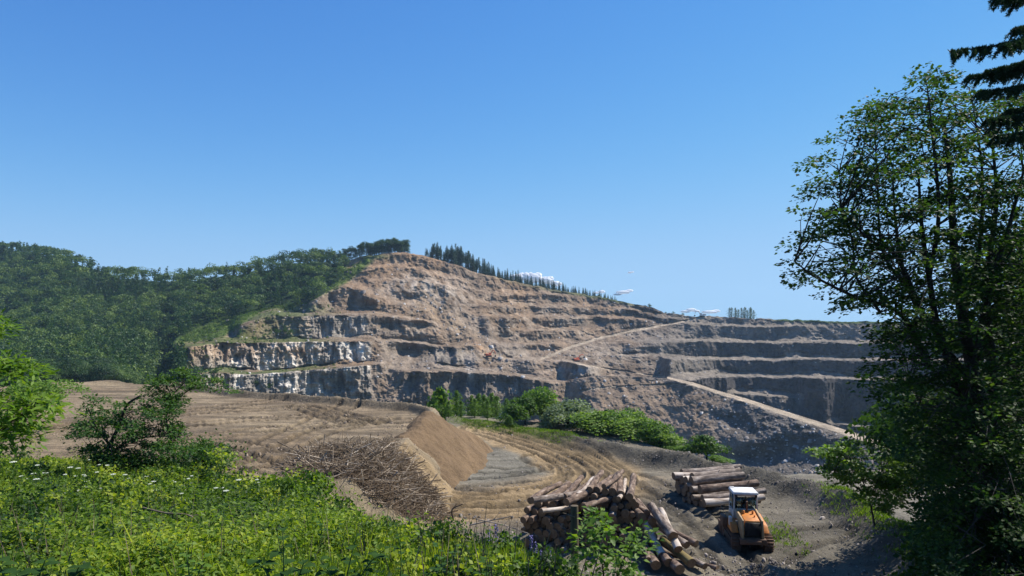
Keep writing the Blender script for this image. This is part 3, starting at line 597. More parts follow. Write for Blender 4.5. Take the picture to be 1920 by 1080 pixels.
# other small growth on the skyline
sb=proto_tree('shrub','bush',500,3.2,.32,far_leaf,'x',1.5,tb=.4)
for x,h,l in [(1219,1.2,'lone dark shrub on the brow of the quarry shoulder'),(1248,.7,'small shrub on the skyline left of the white excavator'),(1262,.9,'round shrub on the skyline near the top haul road'),(1281,.8,'thin shrub on the skyline beside the top haul road')]:
    i,j=relief_D(x,590); p=PX3[NR-1,j]; put(sb,(p[0],p[1]+1,p[2]-.6),x,(h*.8,h*.8,h),l,None,'shrub')
st_=proto_tree('skyline_tree','poplar',420,8,.45,far_leaf,'x',1.5,tb=.4)
for x in np.linspace(1372,1418,12):
    i,j=relief_D(x,590); p=PX3[NR-1,j]; h=rng.uniform(.8,1.4); put(st_,(p[0],p[1]+rng.uniform(2,8),p[2]-.8),x,(h,h,h),'slender tree in the small clump on the skyline above the right quarry wall','clump of trees above the right quarry wall','tree')
# scrub on the benches and grassy slopes: uncountable
scr=MB(); ns=0
qx=rng.uniform(300,700,26000); qy=rng.uniform(480,745,26000)
for x,y in zip(qx,qy):
    i,j=relief_D(x,y); g=gs[i,j]*.35+veg[i,j]*.10+blob_s(x,y) if False else gs[i,j]*.30+veg[i,j]*.10
    if y<YT[j] or rng.random()>g: continue
    p=PX3[i,j]; s=rng.uniform(.8,2.6)*(1 if gs[i,j]>.5 else .6); crown(scr,26,'bush',s,.55,p-[0,0,.2],1.3,rng.uniform(.45,.8),.2); ns+=1
for cx,cy,s in [(520,626,5),(545,630,5),(535,622,4),(405,700,3),(480,722,4),(505,726,3.5),(560,570,4),(612,530,5),(395,640,3)]:
    i,j=relief_D(cx,cy); crown(scr,300,'bush',s,.5,PX3[i,j]-[0,0,.3],1.3,.35,.3)
scrub_m=leaf_mat('scrub_foliage',(.03,.07,.015),(.08,.14,.025),(.15,.22,.04),.35)
ob('bench_scrub',scr.mesh('scrub',scrub_m),kind='stuff',label='green scrub growing on the quarry benches and the grassy left slope',category='scrub')
# rubble on the slopes
def rocks(mb,P_,S_):
    base=np.array([(-1,-1,-.7),(1,-1,-.7),(1,1,-.7),(-1,1,-.7),(-.7,-.7,.7),(.7,-.7,.7),(.7,.7,.7),(-.7,.7,.7)],float)*.5
    Fc=np.array([(4,5,6,7),(0,1,5,4),(1,2,6,5),(2,3,7,6),(3,0,4,7)])
    n=len(P_); V_=base[None]*(1+rng.normal(size=(n,8,3))*.28)*np.asarray(S_)[:,None,None]*rng.uniform(.6,1.3,(n,1,3))
    a=rng.random(n)*6.28; c_,s_=np.cos(a)[:,None],np.sin(a)[:,None]; V_=np.stack([V_[...,0]*c_-V_[...,1]*s_,V_[...,0]*s_+V_[...,1]*c_,V_[...,2]],-1)+P_[:,None]
    mb.add(V_.reshape(-1,3),(np.arange(n)[:,None,None]*8+Fc[None]).reshape(-1,4),np.repeat(rng.random(n),8))
def mat_tint(name,stops,rough=.9):
    m,n,out=newmat(name); at=N(n,'ShaderNodeAttribute',attribute_name='tint'); r=ramp(n,at.outputs['Fac'],stops); b=N(n,'ShaderNodeBsdfPrincipled'); b.inputs['Roughness'].default_value=rough; b.inputs['Specular IOR Level'].default_value=.2
    x=noise_node(n,2.5,8,.7); mm=N(n,'ShaderNodeVectorMath',operation='SCALE'); ms_=N(n,'ShaderNodeMath',operation='MULTIPLY_ADD'); n.links.new(x.outputs[0],ms_.inputs[0]); ms_.inputs[1].default_value=.9; ms_.inputs[2].default_value=.55
    n.links.new(r.outputs[0],mm.inputs[0]); n.links.new(ms_.outputs[0],mm.inputs['Scale']); n.links.new(mm.outputs[0],b.inputs['Base Color']); n.links.new(b.outputs[0],out.inputs[0]); return m
rub_m=mat_tint('rubble',[(0,(.12,.10,.09)),(.6,(.24,.21,.19)),(1,(.5,.48,.45))])
rb=MB(); X_=rng.uniform(330,1650,60000); Y_=rng.uniform(490,890,60000); w_=[];s_=[]
for x,y in zip(X_,Y_):
    i,j=relief_D(x,y)
    if y<YT[j]+3 or FO[i,j]>.1 or RD[i,j]>0: continue
    pr_=.10*(1-FACE[i,j])+.25*rub[i,j]+.3*lip[i,j]+.25*scree[i,j]+.10*slopeB[i,j]*(x>1300)
    if rng.random()<pr_*.45: w_.append(PX3[i,j]-[0,.2,0]); s_.append(min(2.6,.5+rng.exponential(.38)))
rocks(rb,np.array(w_),np.array(s_)); print('rocks',len(w_))
ob('quarry_rubble',rb.mesh('rubble',rub_m),kind='stuff',label='fallen rock fragments scattered over the quarry slopes',category='rubble')
# ---------------------------------------------------------------- bushes and saplings beyond the road
def at(px,D,dz=0): X=(px-960)/FP*D; return (X,D,float(fh(X,D)[0])+dz)
pop=[proto_tree('young_poplar','poplar',1500,4.6,.24,mid_leaf,'x',1.7,tb=.55) for _ in range(2)]
darkb=proto_tree('dark_bush','bush',3000,4.0,.22,mid_leaf,'x',1.0,tb=.2); wil=proto_tree('willow_bush','bush',3600,4.2,.22,willow_leaf,'x',1.1,tb=.5)
brb=[proto_tree('green_bush','bush',3600,4.0,.24,mid_leaf,'x',1.15,tb=t) for t in(.6,.75)]
def at2(px,ybase,D): return ((px-960)/FP*D,D,(HZ-ybase)/FP*D)
for k,(x,top,D) in enumerate([(818,745,83),(826,731,84),(835,748,87),(856,733,83),(864,752,80),(884,742,86),(890,748,81),(898,739,85),(908,741,83),(914,752,79),(922,738,86),(931,744,82),(950,748,81),(957,760,78),(841,757,80)]):
    loc=at(x,D); h=max((HZ-top)/FP*D-loc[2],2)/4.6
    put(pop[k%2],loc,k*1.3,(h*.9,h*.9,h),'slim upright young poplar in the row behind the road bend','young poplars behind the road bend','young tree')
for (pr,x,top,D,w,lab) in [(brb[0],1180,772,72,1.0,'bright green bush rising at the back of the bush row'),(brb[1],1245,815,64,.8,'bright bush just left of the low gap in the row'),(darkb,1145,770,74,.9,'dark bush standing behind the bright bushes'),(darkb,962,762,74,.9,'small dark bush at the right end of the poplar row'),(darkb,985,745,76,1.2,'dark green bush between the poplars and the tall green bush'),(brb[0],1016,733,78,1.1,'tall bright green bush left of the grey willow'),(darkb,956,786,69,.32,'little round dark bush on the grassy bank by the road'),
  (wil,1066,752,74,1.5,'grey green willow bush beyond the road berm'),(wil,1040,765,72,.9,'smaller grey green willow left of the big willow bush'),(brb[1],1125,780,69,1.25,'bright green bush right of the grey willow'),(brb[0],1160,778,70,1.15,'broad green bush in the middle of the bush row'),(brb[1],1196,792,66,1.15,'bright green bush left of the last tall bush in the row'),(brb[0],1228,798,65,.95,'green bush at the right end of the bush row'),(darkb,1100,795,70,.9,'dark bush tucked between the willow and the bright bush'),
  (darkb,1325,818,58,.95,'lone dense round bush behind the farther log stack'),(brb[1],1352,865,55,.5,'low bright bush at the foot of the lone round bush'),(brb[0],1262,845,62,.55,'low green bush in the gap before the lone round bush'),(brb[1],1290,862,59,.45,'low bright shrub left of the lone round bush')]:
    top-=13; w*=1.12; loc=at(x,D); loc=(loc[0],loc[1],max(loc[2],-14.8)); H_=(HZ-top)/FP*D-loc[2]; h=max(H_,.8)/(3.9)
    put(pr,loc,x*.7,(w*1.0,w*1.0,h),lab,None,'bush')
# ================================================================ foreground vegetation
def poly_clusters(poly,n,dens=None):
    p=np.array(poly); o=[]
    while len(o)<n:
        x=rng.uniform(p[:,0].min(),p[:,0].max()); y=rng.uniform(p[:,1].min(),p[:,1].max())
        if inpoly(np.array([x]),np.array([y]),poly)[0] and (dens is None or rng.random()<dens(x,y)): o.append((x,y))
    return np.array(o)
def spray_tree(name,label,cat,stems,polys,mat,bark,leafL,leafW,perc,rad,flat=.25,dens=None,twr=.012,limb=True,hang=.1):
    """stems: list of (points, r0, r1) in world space; polys: list of (outline, D, spread, clusters)"""
    t=thing(name,label,cat,tuple(stems[0][0][0])); b0=np.array(stems[0][0][0]); tm_=MB()
    S3=[]
    for pts,r0,r1 in stems:
        q=curve(pts,6); tm_.tube(q-b0,np.linspace(r0,r1,len(q)),8); S3.append(q)
    allp=np.vstack(S3); lf=MB(); tw=tm_ if cat=='bush' else MB()
    for poly,D,spr,n in polys:
        for x,y in poly_clusters(poly,n,dens):
            Dd=D+rng.normal()*spr; c=np.array(P(x,y,Dd)); 
            dz=c[2]-allp[:,2]; dist=np.linalg.norm(allp-c,axis=1)+np.where(dz<0,3*abs(dz),0)-np.clip(dz,0,2)*.25; k=np.argmin(dist*(1+.25*rng.random(len(dist)))+rng.random(len(dist))*.35); a=allp[k]
            dr=c-a; L=np.linalg.norm(dr)+1e-6
            if limb:
                m1=a+dr*.35+np.array([0,0,.10*L])+rng.normal(size=3)*.05*L; m2=a+dr*.7+np.array([0,0,.08*L])+rng.normal(size=3)*.04*L
                tw.tube(np.array([a,m1,m2,c])-b0,[twr*(1+L*.7),twr*(.7+L*.4),twr*.8,twr*.3],4,cap=False)
            h=dr*[1,1,0]; h=h/(np.linalg.norm(h)+1e-6); pr=np.array([-h[1],h[0],0])
            R_=rad*rng.uniform(.7,1.35); rr=np.sqrt(rng.random(perc))*R_; an=rng.random(perc)*2*math.pi
            off=np.outer(np.cos(an)*rr*1.25,h)+np.outer(np.sin(an)*rr*.85,pr); off[:,2]+=rng.normal(size=perc)*flat*R_*.45-(np.cos(an)*rr+R_*.3)*.28+rng.normal()*.0
            dirs=off*[1,1,.5]/(R_)+unit(perc)*.55+h*.4; dirs[:,2]-=hang
            s=rng.uniform(.65,1.25,perc); lf.leaves(c+off-b0,dirs,leafL*s,leafW*s,np.clip(.45+rng.normal()*.16+rng.normal(size=perc)*.15,0,1),roll=np.array([0,0,1.])+unit(perc)*.55,fold=.12)
    ob('stems' if cat=='bush' else 'trunk',tm_.mesh('trunk',bark),t)
    if tw is not tm_: ob('branch',tw.mesh('branch',bark),t)
    ob('crown',lf.mesh('crown',mat),t); return t
def PL(l,D,dD=0): return [P(x,y,D+dD*i) for i,(x,y) in enumerate(l)]
# big multi-stemmed maple on the right
outline=[(1448,438),(1490,405),(1512,372),(1520,330),(1512,312),(1540,262),(1590,235),(1610,208),(1650,180),(1690,165),(1735,132),(1780,140),(1830,150),(1880,190),(1970,160),(1990,1120),(1720,1120),(1740,1060),(1720,960),(1740,900),(1720,860),(1655,820),(1700,780),(1620,715),(1650,655),(1605,600),(1580,590),(1560,560),(1470,520),(1462,470)]
dn=lambda x,y: np.clip(.50+.6*(x-1480)/330.+.25*(y-450)/400,.10,1)*(1 if y>330 or x<1800 else .6)*(.5+.5*(math.sin(y/13.+x/60.)>-.35))
stems=[([P(1893,1150,14.5),P(1872,980,14.3),P(1848,830,14.2),P(1828,720,14.1),P(1806,600,14),P(1790,480,14),P(1782,340,14),P(1770,230,14)],.20,.03),
 ([P(1850,840,14.2),P(1800,730,14.1),P(1762,630,13.9),P(1742,520,13.8),P(1728,420,13.7),P(1722,320,13.7)],.10,.02),
 ([P(1835,740,14.1),P(1765,640,14.6),P(1705,545,14.8),P(1682,440,15),P(1674,340,15)],.08,.02),
 ([P(1722,570,13.8),P(1680,480,13.4),P(1632,450,13.2),P(1575,395,13)],.05,.015),
 ([P(1745,690,13.9),P(1690,590,13.4),P(1600,555,13),P(1530,520,12.8),P(1490,490,12.7)],.05,.012),
 ([P(1890,1120,14.6),P(1830,930,15.5),P(1765,820,16),P(1705,720,16.2)],.11,.03),
 ([P(1860,880,14.2),P(1860,700,14.6),P(1850,540,14.8),P(1868,380,15),P(1860,260,15)],.12,.02),
 ([P(1825,700,14),P(1850,560,13.6),P(1890,430,13.4),P(1925,300,13.3)],.07,.02),
 ([P(1705,545,14.8),P(1655,470,14.9),P(1645,340,15),P(1640,225,15)],.04,.01),([P(1650,585,13.3),P(1606,520,13.5),P(1598,450,13.7),P(1578,390,13.8),P(1574,320,13.9)],.03,.006),([P(1742,520,13.8),P(1760,400,13.5),P(1748,250,13.4),P(1738,160,13.4)],.05,.01),([P(1806,600,14),P(1835,480,14.3),P(1842,330,14.5),P(1825,200,14.5)],.06,.01),
 ([P(1900,1120,14.6),P(1925,900,15.2),P(1935,700,15.5),P(1930,500,15.5)],.16,.04)]
spray_tree('maple_tree','tall many stemmed maple with thin dark layered foliage at the right edge','tree',stems,[(outline,14.2,1.3,1430),([(1720,800),(1990,700),(1990,1130),(1740,1130),(1740,1000)],15.5,1.8,260)],maple_leaf,bark_m,.080,.070,52,.29,.3,dn,twr=.008)
# drooping spruce boughs, the trunk stands just outside the frame
def spruce():
    b0=np.array(P(2090,1000,9.5)); t=thing('spruce_tree','dark spruce with drooping boughs reaching in at the top right corner','tree',tuple(b0)); tr=MB(); nd=MB(); br=MB()
    tr.tube(np.array([P(2090,1100,9.5),P(2085,500,9.5),P(2080,-300,9.5)])-b0,[.2,.15,.06],8)
    B=[((2085,-20),(1868,2),9.0),((2085,40),(1780,104),8.6),((2085,120),(1835,180),8.8),((2085,10),(1905,60),9.3),((2085,180),(1848,232),9.2),((2085,60),(1850,140),9.8),((2085,-80),(1900,-10),8.5),((2085,150),(1890,215),9.6),((2085,90),(1815,150),9.9),((2085,210),(1870,262),9.0),((2085,0),(1880,95),8.2)]
    for a,e,D in B:
        A=np.array(P(*a,9.5)); E=np.array(P(*e,D)); q=curve([A,A*.65+E*.35+[0,0,.05],A*.3+E*.7,E+[0,0,.05]],8)-b0; br.tube(q,np.linspace(.03,.006,len(q)),5,cap=False)
        for k in range(100):
            f=rng.uniform(.25,1.0); i=min(int(f*(len(q)-1)),len(q)-2); s=q[i]+(q[i+1]-q[i])*rng.random()
            dr=(q[i+1]-q[i]); dr/=np.linalg.norm(dr); sd_=np.cross(dr,[0,0,1])*rng.choice([-1,1])
            L=rng.uniform(.10,.34)*(1.15-f*.55); e2=s+dr*L*.45+sd_*L*.45+np.array([0,0,-L*rng.uniform(.35,.95)]); br.tube([s,(s+e2)/2+[0,0,L*.1],e2],[.005,.004,.002],3,cap=False)
            n=int(190*L/.3)+20; u=rng.random(n)[:,None]; pp=s*(1-u)+e2*u+np.array([0,0,1])*(L*.2*u*(1-u)*2); nd.leaves(pp,unit(n)*.8+dr*.5,rng.uniform(.03,.05,n),.010,.4+.2*rng.random(n),fold=.1)
        n=340; u=rng.random(n); i=(u*(len(q)-1)).astype(int).clip(0,len(q)-2); fr=rng.random(n)[:,None]; nd.leaves(q[i]*(1-fr)+q[i+1]*fr,unit(n),.045,.012,.35,fold=.1)
    ob('trunk',tr.mesh('trunk',bark_m),t); ob('branch',br.mesh('branch',bark_m),t); ob('needles',nd.mesh('needles',needle_m),t)
spruce()
# trees behind the maple, on the bank
bk=[proto_tree('broadleaf_tree','broad',9000,9,.22,maple_leaf,'x',1.25,tb=t) for t in(.4,.6)]
for k,(x,D,h,l) in enumerate([(1830,30,1.0,'dark broadleaf tree filling the gap behind the maple trunks'),(1935,27,1.25,'dark broadleaf tree at the right edge behind the maple'),(1765,33,.62,'low dark broadleaf tree between the bright sapling and the maple'),(2080,22,1.35,'broadleaf tree just past the right edge behind the maple')]):
    X=(x-960)/FP*D; z=min(float(fh(X,D)[0]),-7.); put(bk[k%2],(X,D,max(z,-14)),k*2.1,(h,h,h),l,None,'tree')
# low bushes in the shade at the bottom right
for k,(x,D,y,h) in enumerate([(1735,20,1040,.9),(1800,17,1060,1.1),(1870,15,1065,1.1),(1930,14,1040,1.2),(1770,24,985,1.2),(1900,20,985,1.4)]):
    if k==0: db=proto_tree('understory_bush','bush',3800,2.2,.13,maple_leaf,'x',1.5,tb=.55)
    X=(x-960)/FP*D; put(db,(X,D,float(fh(X,D)[0])-.1),k,(h,h,h),'shaded leafy bush under the big maple, '+['nearest the bank','left of the maple foot','in front of the maple foot','at the right edge','behind the bank lip','behind the maple foot'][k],None,'bush')
# bright sapling
base=P(1640,985,32); 
spray_tree('green_sapling','bright yellow green sapling on the bank left of the big maple','tree',[([base,P(1628,930,32),P(1608,880,32),P(1590,845,32)],.05,.012),([P(1630,935,32),P(1650,890,32.3),P(1665,850,32.4)],.03,.01),([P(1628,930,32),P(1575,895,31.6),P(1540,878,31.4)],.025,.01)],
 [([(1520,842),(1560,838),(1600,822),(1640,828),(1680,845),(1700,880),(1705,930),(1660,960),(1620,940),(1590,912),(1530,880),(1550,865)],32,.8,120)],bright_leaf,bark_m,.17,.12,60,.36,.3,None,.008)
# ---- left side
g1=(P(172,918,21)); 
spray_tree('small_tree','small dark stemmed tree leaning right at the left meadow edge','tree',[([P(160,935,21),P(182,890,21),P(198,850,21),P(222,800,20.8),P(238,760,20.6),P(262,742,20.5)],.085,.02),([P(190,868,21),P(235,830,21.2),P(290,818,21.3),P(325,820,21.4)],.04,.012),([P(205,835,21),P(180,800,20.8),P(165,765,20.6)],.03,.01)],
 [([(132,800),(150,765),(182,735),(215,742),(250,752),(290,728),(322,752),(332,800),(352,830),(340,862),(290,884),(245,880),(215,872),(170,862),(140,850)],21,.75,150)],thorn_leaf,bark_m,.10,.065,75,.30,.3,None,.007)
spray_tree('thorn_sapling','thin sapling with spreading flat branches reaching right over the plateau','tree',[([P(330,890,22),P(322,830,22),P(312,790,22),P(318,750,22),P(345,718,22)],.05,.012),([P(318,760,22),P(370,722,22),P(420,716,21.8)],.02,.008)],
 [([(268,722),(300,692),(345,688),(390,697),(430,715),(455,738),(420,735),(380,728),(352,740),(325,772),(295,765)],22,.5,62)],thorn_leaf,bark_m,.10,.06,52,.27,.25,None,.007)
spray_tree('thorn_bush','dense dark green bush right of the small leaning tree','bush',[([P(385,945,21),P(388,900,21),P(380,860,21)],.04,.012)],
 [([(330,850),(350,835),(400,822),(425,835),(430,880),(445,905),(430,925),(360,925),(325,900)],21,.6,95)],thorn_leaf,bark_m,.10,.06,70,.28,.5,None,.006)
for nm,lab,poly,D,n,st2 in [('elder_bush','leafy elder with long pointed leaves reaching in from the left edge',[(-40,735),(20,745),(60,738),(105,750),(118,768),(95,785),(60,800),(60,830),(20,845),(-40,850)],7.5,80,[P(-60,980,7.8),P(-30,860,7.6),P(10,800,7.5),P(60,770,7.4)]),
  ('yellow_green_bush','yellow green shrub at the left edge with thin twigs',[(-40,590),(10,588),(28,606),(20,625),(-40,640)],9,16,[P(-60,900,9),P(-50,700,9),P(-10,610,9)]),
  ('elder_branch_bush','bright elder shrub in front of the forest at the left edge',[(-40,655),(20,672),(65,680),(88,700),(60,712),(20,706),(-40,725)],8,32,[P(-70,1000,8.1),P(-60,760,8),P(-10,700,8),P(40,690,8)])]:
    spray_tree(nm,lab,'bush',[(st2,.02,.006)],[(poly,D,.35,n)],bright_leaf if 'elder' in nm else bright_leaf,bark_m,.115,.038,22,.13,.5,None,.003,hang=.0)
yl=proto_tree('pale_green_tree','broad',3600,6.5,.2,mid_leaf,'x',1.3,tb=.75)
put(yl,((45-960)/FP*52,52,-8.6),1.,(1.05,1.05,.75),'bright yellow green tree in front of the forest at the left','','tree')
# ---- meadow: herbs and grass, kept thick on the slope the photo sees
def meadow_D(px,py):
    dep=(py-HZ)/FP; s=ms(px); D=1.62/np.maximum(dep-s,.012); return D
NM=34000
mx=rng.uniform(-60,1260,NM*3); my=rng.uniform(845,1200,NM*3); D=meadow_D(mx,my); ok=(D<medge(mx)+1.5)&(D>2.4)&(rng.random(len(mx))<np.where(mx>1080,.6,1)); mx=mx[ok][:NM]; my=my[ok][:NM]; D=D[ok][:NM]
X=(mx-960)/FP*D; Z=meadow_h(X,D); NMs=len(X); print('herbs',NMs)
pn=fbm(X/1.6,D/1.6,o=3,seed=501); pn2=fbm(X/4,D/4,o=2,seed=502)
H=np.interp(mx,[0,600,800],[1,1,.75])*np.clip(.28+.42*pn+.14*rng.normal(size=NMs),.04,.95)*np.interp(D,[2,5,10],[.6,.85,1.1]); m=MB()
isg=(pn2+.25*rng.normal(size=NMs)>np.interp(mx,[0,500,700,820,1000],[.45,.4,.2,.0,-.1]))
K=16
for gsel,typ in ((~isg,'herb'),(isg,'grass')):
    i=np.where(gsel)[0]; n=len(i)*K; r=np.repeat(i,K); hh=rng.random(n); base=np.stack([X[r],D[r],Z[r]],1)
    tint=np.clip(.46+.45*pn2[r]+.45*pn[r]+.35*fbm(X[r]/.5,D[r]/.5,o=2,seed=503)+.13*rng.normal(size=n),0,1)
    if typ=='herb':
        p=base+np.stack([rng.normal(size=n)*.09,rng.normal(size=n)*.09,H[r]*hh**.7],1); d=unit(n); d[:,2]=d[:,2]*.5+.15
        L=rng.uniform(.03,.075,n)*np.interp(D[r],[3,12],[1,1.35]); m.leaves(p,d,L,L*rng.uniform(.35,.6,n),tint,roll=np.array([0,0,1.])+unit(n)*.6,fold=.12,droop=.15)
    else:
        p=base+np.stack([rng.normal(size=n)*.10,rng.normal(size=n)*.10,0*hh],1); d=unit(n)*.42; d[:,2]=1
        L=rng.uniform(.5,1.2,n)*(H[r]+.08); m.leaves(p,d,L,.012+.010*rng.random(n)+D[r]*.0006,np.clip(tint+.05,0,1),fold=.05,droop=.1)
for k in range(1100):
    i=rng.integers(NMs); Dk=D[i]; hh=rng.uniform(.22,.72)*np.interp(Dk,[3,8,20],[.7,1,1.5]); nl=int(np.interp(Dk,[3,8,20],[260,240,200])); lf_=np.interp(Dk,[3,8,20],[.035,.05,.08])*rng.uniform(.7,1.3)
    hh*=(1+.9*sstep(.75,1.0,Dk/float(medge(mx[i])))*(rng.random()<.4)) if mx[i]<640 else rng.choice([.6,.7,1.1]); crown(m,nl,'bush',hh,lf_,(X[i],D[i],Z[i]+.05),rng.uniform(.8,1.4),rng.choice([.0,.05,.15,.3,.45,.6,.8,.95]),.15)  # darkest clump tints paint shadowed gaps among the herbs
n=900; i=rng.integers(0,NMs,n); p=np.stack([X[i],D[i],Z[i]+.05],1); d=unit(n)*.35; d[:,2]=1; 
ob('dry_stems',(lambda q:(q.leaves(p,d,rng.uniform(.35,.9,n),.012,.5+.3*rng.random(n),fold=.05),q.mesh('dry_stems',twig_m))[1])(MB()),kind='stuff',label='thin dry stems standing among the meadow herbs',category='dry stems')
ob('meadow_herbs',m.mesh('herbs',herb_m),kind='stuff',label='bright green herbs and grass covering the near slope',category='meadow plants')
# leafy bushes along the meadow rim
rb_=proto_tree('weed_clump','bush',2200,.9,.075,herb_m,'x',1.3,tb=.45)
L_=['first from the left','second from the left','third from the left','left of the brushwood','under the left end of the brushwood','under the middle of the brushwood','under the right end of the brushwood','left of the lupines','behind the lupines','nearest the big log stack']
for k,(x,y,h) in enumerate([(60,900,1.2),(110,885,1.0),(300,905,1.1),(500,915,1.1),(560,925,1.2),(640,955,.65),(740,985,.5),(800,1000,.5),(880,1015,.45),(950,1030,.5)]):
    Dd=min(float(meadow_D(np.array([x]),np.array([y]))[0]),float(medge(x))); Xx=(x-960)/FP*Dd; put(rb_,(Xx,Dd,float(meadow_h(np.array([Xx]),np.array([Dd]))[0])-.05),k*1.7,(h,h,h),'leafy weed clump on the meadow rim, '+L_[k],None,'weeds')
# white umbels
fl_m=plain_mat('white_petals',[(.40,.44,.34),(.62,.65,.55)],20,.8,.1,.005); lup_m=plain_mat('lupine_petals',[(.12,.11,.27),(.22,.20,.42)],20,.7,.1,.005); stem_m=plain_mat('green_stem',[(.04,.09,.02),(.08,.15,.03)],8,.7,.1,.005)
um=thing('umbel_flower','flat white umbel flower on a thin stem in the left meadow','flower',group='white umbel flowers in the left meadow'); s=MB(); s.tube([(0,0,0),(.01,0,.35),(0,0,.7)],.004,4)
for a in np.arange(12)*.5236: s.tube([(0,0,.62),(.05*math.cos(a),.05*math.sin(a),.70)],.002,3)
ob('stem',s.mesh('stem',stem_m),um); s=MB()
for k in range(19):
    a=k*2.4; r=.017*math.sqrt(k)*.95; c=np.array([r*math.cos(a),r*math.sin(a),.705-r*.15]); q=np.arange(6)*1.047; V_=np.vstack([c+[0,0,.008]]+[c+[.013*math.cos(u),.013*math.sin(u),0] for u in q]); s.add(V_,[(0,1+i,1+(i+1)%6) for i in range(6)])
ob('flower_head',s.mesh('flower_head',fl_m),um)
for k in range(95):
    x=rng.uniform(140,500) if k<80 else rng.uniform(20,140); y=897+.08*(x-150)+rng.normal()*15; Dd=rng.uniform(12,18.5); h=rng.uniform(.8,1.15); w=rng.uniform(.35,.85); z=(HZ-y)/FP*Dd-.7*h
    loc=((x-960)/FP*Dd,Dd,z)
    if k==0: um.location=loc
    else: dup(um,loc,k,(w,w,h))
lu=thing('lupine_flower','purple blue lupine spike in the grass before the big log stack','flower',group='lupines before the big log stack'); s=MB(); s.tube([(0,0,0),(0.01,0,.6)],.005,4); ob('stem',s.mesh('stem',stem_m),lu); s=MB()
z_=.3+.32*rng.random(150); a=rng.random(150)*6.28; r=.026*(1-(z_-.3)/.4)+.004; s.leaves(np.stack([np.cos(a)*r*.3,np.sin(a)*r*.3,z_],1),np.stack([np.cos(a),np.sin(a),.3+0*a],1),.026,.018,.5); ob('petals',s.mesh('petals',lup_m),lu)
for k,(x,y) in enumerate([(918,1012),(931,1002),(944,1016),(996,1022),(1004,1034),(1030,1042),(1014,1050),(908,1030),(1042,1058)]):
    Dd=8.6; loc=((x-960)/FP*Dd,Dd,(HZ-y)/FP*Dd-.5)
    if k==0: lu.location=loc
    else: dup(lu,loc,k)
# tall dark-leaved plants close to the camera
def plant(label,stems,L,n,mat,name='broad_leaved_plant'):
    t=thing(name,label,'plant',tuple(stems[0][0])); b0=np.array(stems[0][0]); s=MB(); f=MB()
    for pts in stems:
        q=curve(pts,6)-b0; s.tube(q,np.linspace(.006,.002,len(q)),5)
        for k in range(n):
            u=.25+.75*k/(n-1); i=min(int(u*(len(q)-1)),len(q)-1); a=k*2.4+rng.random(); d=np.array([[math.cos(a),math.sin(a),.35]]); l=L*(.75+.5*rng.random())*(1.1-.4*u)
            # a leaf of several facets
            V_=[];Fc=[]
            d=d[0]/np.linalg.norm(d[0]); sd_=np.cross(d,[0,0,1]); sd_/=np.linalg.norm(sd_); up=np.cross(sd_,d)
            for j,(c_,w_) in enumerate([(0,.02),(.2,.3),(.45,.42),(.75,.26),(1,.01)]):
                m_=q[i]+d*l*c_-np.array([0,0,1])*l*c_*c_*.35; V_+=[m_+sd_*l*w_+up*l*w_*.25,m_,m_-sd_*l*w_+up*l*w_*.25]
            for j in range(4): Fc+=[(j*3,j*3+1,j*3+4,j*3+3),(j*3+1,j*3+2,j*3+5,j*3+4)]
            f.add(V_,Fc,.3+.5*rng.random())
    ob('stem',s.mesh('stem',stem_m),t); ob('leaves',f.mesh('leaves',mat),t)
plant('dark plant with large upright leaves at the bottom edge left of centre',[PL([(528,1130),(532,1060),(530,990)],3.4),PL([(520,1130),(500,1075),(480,1050)],3.3),PL([(536,1130),(560,1080),(572,1050)],3.5)],.095,8,dark_leaf)
plant('dark leafy plant with arching stems at the bottom edge right of the tallest one',[PL([(640,1130),(655,1060),(668,1005)],3.8),PL([(650,1130),(690,1060),(722,1030)],3.8),PL([(640,1130),(620,1080),(600,1050)],3.7)],.085,9,dark_leaf)
plant('dark plant with very broad leaves in the bottom left corner',[PL([(60,1150),(70,1090),(85,1050)],2.8),PL([(20,1150),(10,1090),(-5,1050)],2.7),PL([(110,1150),(135,1090),(150,1060)],2.9),PL([(30,1150),(35,1100),(30,1070)],2.5)],.085,11,dark_leaf)
plant('thin dark stemmed plant standing before the brushwood',[PL([(748,1130),(752,1040),(742,985)],4.5),PL([(770,1130),(800,1080),(830,1060)],4.4)],.06,9,dark_leaf)
for k_,(x_,y_,D_) in enumerate([(300,1020,6),(420,985,8),(180,985,8),(820,1040,6),(960,1060,6.5),(60,980,7),(350,1060,4.6),(600,1000,7)]):
    plant('taller broad leaved weed among the herbs, '+['below the fallen branch','right of the fallen branch','left of the fallen branch','below the right end of the brushwood','just left of the lupines','near the left edge','close below the fallen branch','below the left end of the brushwood'][k_],[PL([(x_,y_+60,D_),(x_+4,y_+10,D_),(x_-3,y_-38,D_)] and [(x_,y_+60),(x_+4,y_+10),(x_-3,y_-38)],D_),PL([(x_+8,y_+60),(x_+22,y_+15),(x_+35,y_-15)],D_)],.085,9,thorn_leaf if k_%2 else bright_leaf)
plant('small dark plant among the grass right of centre at the bottom',[PL([(905,1130),(912,1080),(910,1045)],4.2),PL([(905,1130),(890,1090),(880,1066)],4.2)],.07,8,dark_leaf)
spray_tree('hazel_bush','bright leafy bush in front of the big log stack right of the post','bush',[(PL([(1135,1140),(1130,1060),(1118,985)],7.2),.012,.004),(PL([(1140,1140),(1165,1060),(1190,1005)],7.2),.012,.004)],
 [([(1085,1000),(1105,962),(1128,962),(1140,985),(1160,1012),(1190,990),(1214,1000),(1205,1030),(1180,1050),(1190,1100),(1080,1100),(1095,1050)],7.2,.3,58)],bright_leaf,bark_m,.075,.055,14,.13,.5,None,.003,hang=0)
